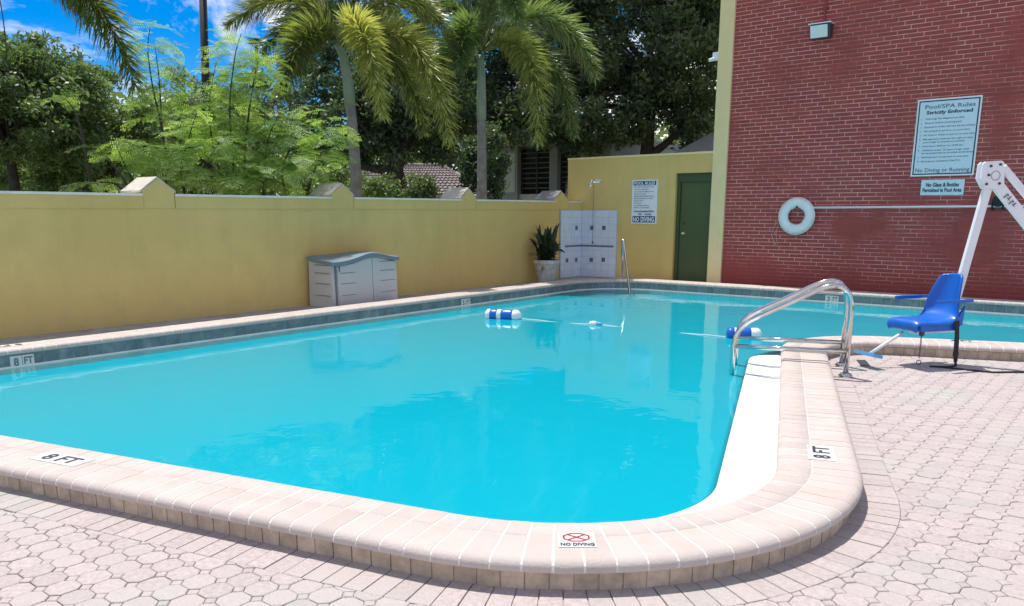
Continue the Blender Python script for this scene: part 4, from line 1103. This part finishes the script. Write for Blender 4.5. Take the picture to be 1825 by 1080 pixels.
# ------------------------------------------------------------------ planting and buildings beyond the walls
def unit(v): return v/np.maximum(1e-9, np.linalg.norm(v, axis=-1, keepdims=True))
def leaf_quads(C, l, w, up_bias=.5):
    """random leaf quads at the centres C"""
    n = len(C); nrm = unit(rng.normal(0, 1, (n, 3))+np.array([0, 0, up_bias])); a = unit(np.cross(nrm, rng.normal(0, 1, (n, 3)))); b = np.cross(nrm, a)
    L_ = (l*rng.uniform(.6, 1.3, n))[:, None]; W_ = (w*rng.uniform(.7, 1.2, n))[:, None]
    return np.stack([C-a*L_, C+b*W_-a*L_*.1, C+a*L_, C-b*W_-a*L_*.1], 1)
def in_ellipsoids(ells, n, shell=.45):
    vol = np.array([e[3]*e[4]*e[5] for e in ells]); pick = rng.choice(len(ells), n, p=vol/vol.sum()); out = []
    for k in pick:
        e = ells[k]; d = unit(rng.normal(0, 1, 3)); r_ = rng.uniform(shell**3, 1)**(1/3.)
        out.append(np.array(e[:3])+d*r_*np.array(e[3:6]))
    return np.array(out)
def broadleaf(label, base, trunk_pts, trunk_r, ells, nclump, nleaf, cl_r, leaf, material, cat='tree', group=None, name='broadleaf_tree', limbs=14, shell=.45, zmin=.3):
    base = Vector(base); t = thing(name, label, cat, base, group)
    tr_ = MB(); n_ = len(trunk_pts); tr_.tube(trunk_pts, [trunk_r*(1-.55*i/(n_-1)) for i in range(n_)], 10)
    cl = in_ellipsoids(ells, nclump, shell); cl = cl[cl[:, 2] > zmin]
    top = Vector(trunk_pts[-1]); mid = Vector(trunk_pts[max(0, n_-2)])
    for k in range(min(limbs, len(cl))):
        e_ = Vector(cl[k]); s0 = mid.lerp(top, rng.uniform(.2, 1)); m_ = s0.lerp(e_, .5)+Vector((rng.normal(0, .25), rng.normal(0, .25), .35))
        tr_.tube(bez(s0, m_, e_, 7), [trunk_r*.42*(1-.8*i/6) for i in range(7)], 6)
    tr_.build('trunk', MT['bark'], t, True, fix=False)
    m_ = rng.poisson(nleaf, len(cl)); C = np.repeat(cl, m_, 0); tint0 = np.repeat(rng.uniform(0, .55, len(cl)), m_)
    rad = np.repeat(cl_r*rng.uniform(.6, 1.35, len(cl)), m_)[:, None]
    C = C+unit(rng.normal(0, 1, C.shape))*rad*(rng.uniform(0, 1, (len(C), 1))**.45)*np.array([1, 1, .7])
    Q = leaf_quads(C, leaf[0], leaf[1]); T = np.clip(tint0+rng.uniform(0, .45, len(C)), 0, 1)
    np_quads('crown', Q, material, t, T, 'stuff')
    return t
def ell(x, y, D, rx, rz, rd=None):
    """an ellipsoid centred on the pixel (x, y) at distance D; radii in pixels of that distance"""
    c = at(x, y, D); k = D/F_PX; return (c.x, c.y, c.z, rx*k, (rd or rx)*k, rz*k)
def gnd(x, D): p = at(x, 400, D); return Vector((p.x, p.y, -.08))

# the big green tree at the left and its neighbours
b = gnd(30, 21)
broadleaf('big leafy green tree at far left behind the boundary wall', b, [b, b+Vector((.05, 0, 1.2)), b+Vector((-.1, .1, 2.3)), b+Vector((.1, 0, 3.6))], .20,
    [ell(20, 190, 21, 150, 95), ell(95, 175, 21.5, 85, 85), ell(-70, 160, 21, 120, 110), ell(60, 110, 21, 60, 45), ell(150, 230, 21.5, 65, 85)], 330, 130, .42, (.075, .034), MT['oak'], limbs=22)
b = gnd(185, 24)
broadleaf('rounded green tree to the right of the big left tree', b, [b, b+Vector((0, 0, 1.5)), b+Vector((.1, .1, 2.6))], .16,
    [ell(185, 205, 24, 75, 80), ell(225, 255, 24, 55, 70), ell(140, 290, 24, 70, 55), ell(60, 300, 24.5, 110, 45)], 210, 110, .42, (.08, .036), MT['oak'], limbs=14)
b = gnd(345, 27)
broadleaf('airy small tree with sky showing through behind the feathery saplings', b, [b, b+Vector((.1, 0, 2)), b+Vector((.2, .1, 4))], .14,
    [ell(330, 165, 27, 60, 40), ell(430, 215, 27, 95, 75), ell(370, 260, 27, 120, 60), ell(520, 180, 27, 70, 90)], 190, 65, .42, (.085, .036), MT['far_leaf'], limbs=16)
# live oak with a crooked trunk in the centre
b = gnd(706, 22); b1 = at(712, 330, 22); b2 = at(703, 292, 22); b3 = at(725, 250, 22.3)
t_ = broadleaf('dark live oak with crooked trunk between the two palms', b, [b, b1, b2, b3, at(740, 200, 22.5)], .27,
    [ell(600, 225, 22.5, 95, 85), ell(740, 175, 23, 130, 110), ell(690, 255, 22, 70, 38), ell(800, 240, 22.5, 60, 60), ell(650, 110, 24, 120, 90), ell(560, 290, 23, 60, 40)], 420, 120, .40, (.075, .032), MT['oak2'], limbs=24)
lb = MB(); lb.tube(rounded([at(708, 322, 22), at(690, 303, 22), at(660, 300, 22), at(625, 292, 22), at(590, 262, 22.3)], [.5, .6, .5], 5), [.15-.11*i/16 for i in range(17)], 8)
lb.build('limb', MT['bark'], t_, True, fix=False)
# the large dark tree behind the annex
b = gnd(1150, 25)
t_ = broadleaf('tall dark spreading tree rising behind the annex wall', b, [b, at(1152, 280, 25), at(1158, 220, 25), at(1165, 130, 25)], .26,
    [ell(1120, 60, 25, 190, 150), ell(960, 90, 25, 150, 150), ell(830, 60, 26, 120, 160), ell(1230, 130, 25.5, 90, 130), ell(1040, 205, 24.2, 120, 62), ell(920, 215, 23.5, 90, 50), ell(1050, 240, 23.8, 90, 28), ell(1200, 190, 24.0, 80, 60), ell(975, 160, 24.2, 90, 70), ell(1180, -80, 26, 200, 120), ell(1250, 215, 25, 50, 40)], 1050, 125, .48, (.085, .036), MT['oak2'], limbs=34)
lb = MB(); lb.tube(rounded([at(1150, 282, 25), at(1190, 255, 24.8), at(1235, 205, 24.8), at(1275, 150, 25)], [.6, .6], 5), [.13-.09*i/11 for i in range(12)], 8)
lb.tube([at(1156, 275, 25), at(1140, 210, 25), at(1120, 140, 25)], [.16, .12, .06], 8)
lb.build('limb', MT['bark'], t_, True, fix=False)
b = gnd(668, 19)
broadleaf('low green bush left of the live oak trunk in front of the house', b, [b, b+Vector((0, 0, .4)), b+Vector((.1, 0, .8))], .05,
    [ell(665, 335, 19, 45, 26), ell(610, 330, 19.5, 45, 34), ell(560, 325, 19.5, 40, 36)], 110, 70, .22, (.055, .024), MT['oak'], cat='bush', name='leafy_bush', limbs=10, shell=.2)
b = gnd(750, 19)
broadleaf('small bright bush right of the live oak trunk in front of the house', b, [b, b+Vector((0, 0, .4)), b+Vector((.1, 0, .8))], .04,
    [ell(748, 337, 19, 24, 22)], 34, 60, .2, (.055, .024), MT['far_leaf'], cat='bush', name='leafy_bush', limbs=6, shell=.2)
b = gnd(878, 20)
broadleaf('tall leafy bush between right palm and grey building', b, [b, b+Vector((0, 0, 1)), b+Vector((.1, 0, 2))], .05,
    [ell(880, 285, 20, 22, 60), ell(845, 300, 20.5, 25, 50)], 90, 70, .24, (.06, .026), MT['oak2'], cat='bush', name='leafy_bush', limbs=8, shell=.2)
# far wood closing the view
cl = []
for k in range(900):
    x = rng.uniform(-250, 1500); D = rng.uniform(42, 60); top = 215+40*math.sin(x*.013)+25*math.sin(x*.041+1); y = rng.uniform(top, 400); p = at(x, y, D); cl.append([p.x, p.y, max(.4, p.z)])
cl = np.array(cl); m_ = 46; C = np.repeat(cl, m_, 0); C = C+rng.normal(0, .75, C.shape)
np_quads('far_wood', leaf_quads(C, .26, .16), MT['far_leaf'], None, np.clip(np.repeat(rng.uniform(0, .7, len(cl)), m_)+rng.uniform(0, .3, len(C)), 0, 1), 'stuff')

# feathery saplings: slender stems with ferny, twice-divided leaves
def fern_leaf(base, d, L_, droop, Q, T, tint, npair=9, wid=.42):
    base = np.array(base, float); d = np.array(d, float); d /= np.linalg.norm(d); p_ = base.copy(); step = L_/npair
    for i in range(npair+1):
        q_ = p_+d*step; side = np.cross(d, [0, 0, 1.]); side /= max(1e-6, np.linalg.norm(side)); upv = np.cross(side, d)
        Q.append([p_-side*.004, p_+side*.004, q_+side*.003, q_-side*.003]); T.append(tint*.5)
        if i > 1:
            u = i/npair; ln = L_*wid*math.sin(math.pi*min(.98, .18+.72*u))**.8
            for sg in (-1, 1):
                pd = side*sg*.86+d*.45+upv*(.10+rng.normal(0, .12))-np.array([0, 0, .14]); pd /= np.linalg.norm(pd)
                ps = np.cross(pd, upv); ps /= np.linalg.norm(ps)
                ns = max(4, int(ln/.030)); 
                for j in range(1, ns):
                    a = p_+pd*(ln*j/ns); lw = .016*(1-.4*j/ns); tv = tint+rng.normal(0, .10)
                    for s2 in (-1, 1):
                        c1 = a+ps*s2*lw*2.0+pd*.008
                        Q.append([a-pd*.0075, a+pd*.0075, c1+pd*.006, c1-pd*.004]); T.append(tv)
        p_ = q_; d = d+np.array([0, 0, -droop/npair]); d /= np.linalg.norm(d)
def sapling(label, stems, nleaf, seedlen, spread=1.0):
    """stems: list of pixel polylines with a distance; leaves sit along the upper stems"""
    g0 = gnd(stems[0][0][0][0], stems[0][1]); t = thing('feathery_sapling', label, 'shrub', g0, 'feathery saplings along the wall')
    sm_ = MB(); Q = []; T = []
    for pts, D, f0 in stems:
        P = [at(x, y, D) for x, y in pts]; P = rounded(P, [.4]*(len(P)-2), 5) if len(P) > 2 else P
        n_ = len(P); sm_.tube(P, [.020-.014*i/(n_-1) for i in range(n_)], 6)
        k_ = max(3, int(nleaf/len(stems)))
        for k in range(k_):
            u = f0+(1-f0)*((k+rng.uniform(0, 1))/k_); i = min(n_-2, int(u*(n_-1))); p_ = P[i].lerp(P[i+1], u*(n_-1)-i)
            a_ = k*2.4+rng.normal(0, .5); el_ = rng.uniform(.05, .75)
            d = (math.cos(a_)*math.cos(el_)*spread, math.sin(a_)*math.cos(el_)*spread, math.sin(el_))
            L_ = seedlen*rng.uniform(.65, 1.2)*(1.0-.25*u)
            fern_leaf(p_, d, L_, rng.uniform(.9, 1.7), Q, T, np.clip(rng.normal(.5, .25), 0, 1))
    sm_.build('stem', MT['bark'], t, True, fix=False)
    np_quads('foliage', np.array(Q), MT['feather'], t, np.clip(np.array(T), 0, 1), 'stuff')
    return t
sapling('tall feathery sapling with thin bare stem against the blue sky', [([(300, 345), (290, 230), (272, 160), (262, 85), (268, 45)], 13.0, .28), ([(300, 345), (290, 250), (284, 140), (276, 80)], 13.0, .35)], 56, .64)
sapling('feathery sapling in front of the dark utility pole', [([(420, 350), (412, 260), (408, 180), (420, 90), (430, 60)], 13.2, .12), ([(432, 350), (440, 220), (455, 130), (462, 100)], 13.6, .2), ([(405, 350), (380, 270), (370, 190), (385, 110)], 13.4, .2)], 150, .66)
sapling('low spreading feathery bush leaning over the wall left of the palms', [([(510, 352), (500, 300), (530, 240), (560, 190)], 13.4, .05), ([(470, 352), (470, 300), (478, 240), (500, 200)], 13.2, .05), ([(545, 352), (560, 300), (585, 250), (590, 215)], 13.7, .1), ([(440, 352), (455, 320), (500, 300), (545, 285)], 12.8, .1), ([(400, 352), (420, 320), (450, 300)], 12.6, .1)], 200, .62)
sapling('bright feathery sprays beside the first gabled post', [([(330, 350), (320, 300), (335, 250), (350, 200)], 12.2, .05), ([(360, 350), (355, 310), (380, 270), (400, 240)], 12.4, .05), ([(300, 350), (290, 300), (260, 270), (235, 250)], 12.2, .1)], 125, .60)
sapling('small pale feathery sprig over the wall at left', [([(235, 345), (215, 310), (190, 280), (175, 262)], 11.8, .35), ([(225, 345), (205, 325), (175, 325), (150, 330)], 11.6, .5), ([(250, 345), (225, 300), (205, 255)], 11.9, .5)], 26, .52)
sapling('lone feathery spray on a long bent stalk at left', [([(165, 345), (145, 230), (130, 190), (112, 172)], 11.9, .90)], 7, .46)

# foxtail palms
def frond(parent, p0, p1, p2, material, leaflet=.46, n=84, tint=(.2, .9), dens=11, tipfade=True):
    P = bez(p0, p1, p2, n+1); rc = MB(); rc.tube(P[::4], [.028-.022*i/(len(P[::4])-1) for i in range(len(P[::4]))], 6)
    pts = np.array([p_[:] for p_ in P]); tan = unit(np.gradient(pts, axis=0)); Q = []; T = []
    for i in range(int(n*.10), n+1):
        u = i/n; t_ = tan[i]; a0 = np.cross(t_, [.2, .1, 1.]); a0 /= np.linalg.norm(a0); b0 = np.cross(t_, a0)
        env = min(1, (u-.08)/.15)*(1-.55*max(0, (u-.6)/.4)**1.6)
        for k in range(dens):
            q = 2*math.pi*rng.uniform(); rad = a0*math.cos(q)+b0*math.sin(q); L_ = leaflet*1.12*env*rng.uniform(.75, 1.12)
            d = rad*.92+t_*rng.uniform(.35, .8); d /= np.linalg.norm(d); w_0 = np.cross(d, t_); w_0 /= max(1e-6, np.linalg.norm(w_0))
            wv = w_0*.0125*rng.uniform(.8, 1.2); s = pts[i]; m_ = s+d*L_*.55+np.array([0, 0, -.01*L_]); e_ = s+d*L_*.97+t_*L_*.12+np.array([0, 0, -.07*L_])
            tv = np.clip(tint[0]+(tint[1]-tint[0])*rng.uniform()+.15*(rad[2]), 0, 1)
            Q.append([s-wv*.6, s+wv*.6, m_+wv, m_-wv]); T.append(tv); Q.append([m_-wv, m_+wv, e_+wv*.15, e_-wv*.15]); T.append(tv)
    r_ = rc.build('frond', MT['rachis'], parent, True, fix=False)
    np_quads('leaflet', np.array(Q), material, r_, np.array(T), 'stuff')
def palm(label, trunk_px, D, wpx, crown_px, fronds, shaft):
    b_ = gnd(trunk_px[0][0], D); t = thing('foxtail_palm', label, 'palm tree', b_, 'foxtail palms behind the wall')
    k = D/F_PX; P = [b_]+[at(x, y, D) for x, y in trunk_px]; P = rounded(P, [.8]*(len(P)-2), 6); n_ = len(P)
    dense = []
    for i in range(n_-1):
        seg = max(2, int((P[i+1]-P[i]).length/.09))
        for j in range(seg): dense.append(P[i].lerp(P[i+1], j/seg))
    dense.append(P[-1]); n_ = len(dense); r0 = wpx*k/2
    MB().tube(dense, [r0*(1.25-.45*(i/(n_-1))**.6)*(1+(.035 if i % 3 == 0 else 0)) for i in range(n_)], 16).build('trunk', MT['palm_trunk'], t, True)
    sh_ = [at(x, y, D) for x, y in shaft]; sh_ = rounded(sh_, [.5]*(len(sh_)-2), 6) if len(sh_) > 2 else sh_; m_ = len(sh_)
    MB().tube(sh_, [r0*(.92-.30*i/(m_-1)) for i in range(m_)], 14).build('crownshaft', MT['crownshaft'], t, True)
    H = at(crown_px[0], crown_px[1], D)
    for (ax, ay, ad, bx, by, bd, mname, lf, tint) in fronds:
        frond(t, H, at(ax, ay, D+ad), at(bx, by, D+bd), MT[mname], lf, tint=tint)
    return t
G_, Yw, O_ = 'palm_leaf_green', 'palm_leaf_yellow', 'palm_leaf'
palm('left foxtail palm with leaning grey trunk and yellowish drooping fronds', [(636, 350), (632, 270), (624, 185)], 16.2, 21, (612, 82), [
    (640, -40, -1.3, 682, 205, -1.6, Yw, .42, (.25, .9)), (760, -10, -.6, 800, 245, -.9, Yw, .46, (.1, .75)), (720, 55, -.1, 757, 235, .3, O_, .40, (.05, .5)),
    (540, -70, -.5, 408, 45, -.6, O_, .42, (.1, .7)), (540, 0, -1.0, 505, 165, -1.5, O_, .45, (.0, .45)), (700, -90, .4, 800, 62, .7, O_, .42, (.2, .8)),
    (600, -170, .5, 560, -150, 1.2, G_, .42, (.2, .8)), (650, -150, .2, 740, -110, .2, G_, .42, (.2, .9)), (560, -40, 1.2, 470, 90, 1.6, G_, .40, (.0, .5)), (650, 20, 1.3, 700, 120, 1.9, G_, .40, (.0, .5)), (560, -110, .4, 480, -90, .2, G_, .42, (.2, .8))],
    [(624, 190), (620, 140), (610, 92), (600, 78)])
palm('right foxtail palm with straight grey trunk and arching green fronds', [(859, 355), (859, 290), (858, 212)], 18.2, 18, (860, 92), [
    (985, -55, -.8, 1062, 135, -1.0, G_, .46, (.35, 1.)), (965, 15, -1.4, 958, 250, -1.7, O_, .44, (.35, .95)), (1000, 40, -.5, 1022, 240, -.4, G_, .42, (.1, .7)),
    (890, -120, -.6, 925, 35, -1.2, G_, .42, (.4, 1.)), (800, -70, -.3, 735, 75, -.6, G_, .42, (.2, .8)), (800, 20, .2, 770, 170, .2, G_, .40, (.0, .4)),
    (850, -190, .2, 800, -160, .2, G_, .44, (.2, .8)), (930, -150, .6, 1010, -90, .8, G_, .44, (.2, .8)), (920, 10, .9, 960, 120, 1.4, G_, .40, (.0, .4)), (830, -10, -1.0, 815, 120, -1.6, G_, .42, (.1, .6))],
    [(858, 214), (858, 160), (858, 122), (857, 98)])
palm('foxtail palm outside the frame whose frond hangs in at top left', [(-95, 330), (-95, 150), (-92, 20)], 12.5, 26, (-92, -95), [
    (150, -130, -.4, 240, 150, -.5, O_, .44, (.0, .35)), (60, -140, .3, 160, 40, .9, O_, .40, (.0, .45)), (-240, -200, .3, -330, 20, .5, G_, .44, (.1, .8)), (-150, -260, -1.2, -230, -60, -2.2, G_, .44, (.1, .8)), (-20, -300, 1.3, 20, -60, 2.3, G_, .44, (.1, .8))],
    [(-92, 22), (-92, -30), (-92, -75)])

# utility pole, street lamp, cable
p0, p1 = at(371, 400, 24), at(360, -60, 24); p0.z = -.08
t = thing('utility_pole', 'dark utility pole rising behind the feathery saplings', 'pole', p0)
MB().tube([p0, p0.lerp(p1, .5), p1], [.135, .115, .10], 14).build('shaft', MT['black'], t, True)
p0, p1 = at(457, 400, 27), at(457, 78, 27); p0.z = -.08
t = thing('street_lamp', 'thin street lamp with small dark head left of the palms', 'street lamp', p0)
MB().tube([p0, p1], [.08, .05], 10).build('pole', MT['dark_metal'], t, True)
MB().box(p1+UP*.06, (.42, .25, .16), (RIGHT, FWD, UP)).build('lamp_head', MT['dark_metal'], t)
MB().box(p1+UP*-.04-FWD*.02, (.30, .18, .04), (RIGHT, FWD, UP)).build('lens', MT['lens'], t)
cbp = MB(); cbp.tube(bez(at(-20, -80, 19), at(10, 20, 19), at(12, 110, 19.5), 10), .012, 6)
tag(cbp.build('overhead_cable', MT['dark_metal'], None, origin=at(8, 20, 19)), 'thin dark cable hanging in the sky at far left', 'cable')

# house with a clay tile roof
D = 31
def roof_face(a, b_, c, d, mb, nrow, ncol):
    """a-b eave, d-c ridge; courses of barrel tiles with stepped edges"""
    for r_ in range(nrow):
        u0, u1 = r_/nrow, (r_+1)/nrow; e0, e1 = a.lerp(d, u0), b_.lerp(c, u0); f0, f1 = a.lerp(d, u1), b_.lerp(c, u1)
        n_ = (b_-a).cross(d-a).normalized(); n_ = n_ if n_.z > 0 else -n_; vs_ = []; m_ = ncol*4
        for k in range(m_+1):
            w = k/m_; h = .05*abs(math.sin(k*math.pi/4)); vs_ += [e0.lerp(e1, w)+n_*(.05+h), f0.lerp(f1, w)+n_*(h+.0), e0.lerp(e1, w)+n_*(h-.01)]
        fs = []
        for k in range(m_): fs += [(3*k, 3*k+3, 3*k+4, 3*k+1), (3*k+2, 3*k+5, 3*k+3, 3*k)]
        mb.add(vs_, fs, rng.uniform(0, 1))
hx0, hx1 = at(528, 348, D), at(872, 348, D); hc = (hx0+hx1)/2
t = thing('tile_roof_house', 'low house with greyish clay tile roof seen over the wall between the palms', 'house', Vector((hc.x, hc.y, -.08)))
dep = FWD*7.; wb_ = MB(); wz = hx0.z
wb_.prism([Vector((hx0.x, hx0.y, -.08))+FWD*.4+RIGHT*.4, Vector((hx1.x, hx1.y, -.08))+FWD*.4-RIGHT*.4, Vector((hx1.x, hx1.y, wz))+FWD*.4-RIGHT*.4, Vector((hx0.x, hx0.y, wz))+FWD*.4+RIGHT*.4], dep-FWD*.8)
wb_.build('wall', MT['house_wall'], t)
rl, rr_ = at(640, 298, D+3.5), at(790, 300, D+3.5); rr_.z = rl.z
rm = MB(); roof_face(hx0, hx1, rr_, rl, rm, 11, 34); roof_face(hx1, hx1+dep, rr_, rr_, rm, 11, 18); roof_face(hx0+dep, hx0, rl, rl, rm, 11, 18)
o = rm.build('roof_tile', MT['roof_tile'], t, fix=False); o['kind'] = 'stuff'
rc = MB(); rc.tube([rl+UP*.06, rr_+UP*.06], .10, 8); rc.tube([rr_+UP*.06, hx1+UP*.06], .09, 8); rc.tube([rl+UP*.06, hx0+UP*.06], .09, 8); rc.build('ridge_cap', MT['roof_tile'], t)

# grey building behind the shower corner: piers with dark windows between
YB = 21.5
def B_(x, y, dy=0): return on_Y(x, y, YB+dy)
bx0, bx1 = B_(893, 300).x, B_(1062, 300).x; bt = B_(960, 258).z
t = thing('grey_building', 'grey building with piers and tall dark windows behind the shower corner', 'building', (bx0, YB, -.08))
MB().bbox(bx0, bx1+.3, YB+.35, YB+6, -.08, bt).build('rear_wall', MT['grey_wall'], t)
for (xa, xb, pn) in ((893, 922, 1), (979, 993, 0), (1033, 1042, 0)):
    a_, b_ = B_(xa, 300).x, B_(xb, 300).x; MB().bbox(a_, b_, YB, YB+.36, -.08, bt).build('pier', MT['grey_wall'], t)
    if pn: MB().bbox(a_+.12, b_-.10, YB-.012, YB+.01, B_(900, 343).z, bt-.2).build('panel', MT['pale_panel'], t)
MB().bbox(bx0-.1, bx1+.35, YB-.15, YB+6, bt, bt+.18).build('parapet', MT['grey_wall'], t)
for (xa, xb) in ((922, 979), (993, 1033)):
    a_, b_ = B_(xa, 300).x+.01, B_(xb, 300).x-.01; zsill = B_(940, 349).z
    w_1 = MB(); w_1.bbox(a_, b_, YB+.24, YB+.30, zsill+.06, bt-.1); gl1 = w_1.build('window', MT['glass'], t)
    fr1_ = MB()
    n_ = 2
    for k in range(n_+1): x_ = a_+(b_-a_)*k/n_; fr1_.bbox(x_-.03, x_+.03, YB+.19, YB+.239, zsill+.06, bt-.1)
    fr1_.build('frame', MT['dark_metal'], gl1)
    sl = MB(); z_ = zsill+.25
    while z_ < bt-.2:
        for k in range(n_): sl.box(((a_+(b_-a_)*(k+.5)/n_), YB+.22, z_), ((b_-a_)/n_-.07, .02, .035), None)
        z_ += .16
    o = sl.build('louvre', MT['grey_roof'], gl1); o['kind'] = 'stuff'
    MB().bbox(a_, b_, YB+.10, YB+.34, zsill-.30, zsill+.055).build('sill', MT['pale_panel'], t)
# low grey roofed outbuilding behind the annex
p = on_Y(1235, 268, 19.); q = on_Y(1330, 268, 19.)
t = thing('grey_outbuilding', 'low outbuilding with plain grey shingle roof behind the annex wall', 'building', (p.x, 19, -.08))
za, zb_ = on_Y(1240, 285, 19.).z, on_Y(1240, 232, 22.5).z
MB().bbox(p.x-.6, p.x+2.4, 19.3, 22.2, -.08, za).build('wall', MT['grey_wall'], t)
MB().prism([Vector((p.x-.8, 19., za)), Vector((p.x-.8, 22.5, zb_)), Vector((p.x-.8, 22.5, zb_+.08)), Vector((p.x-.8, 19., za+.08))], (3.4, 0, 0)).build('roof', MT['grey_roof'], t)
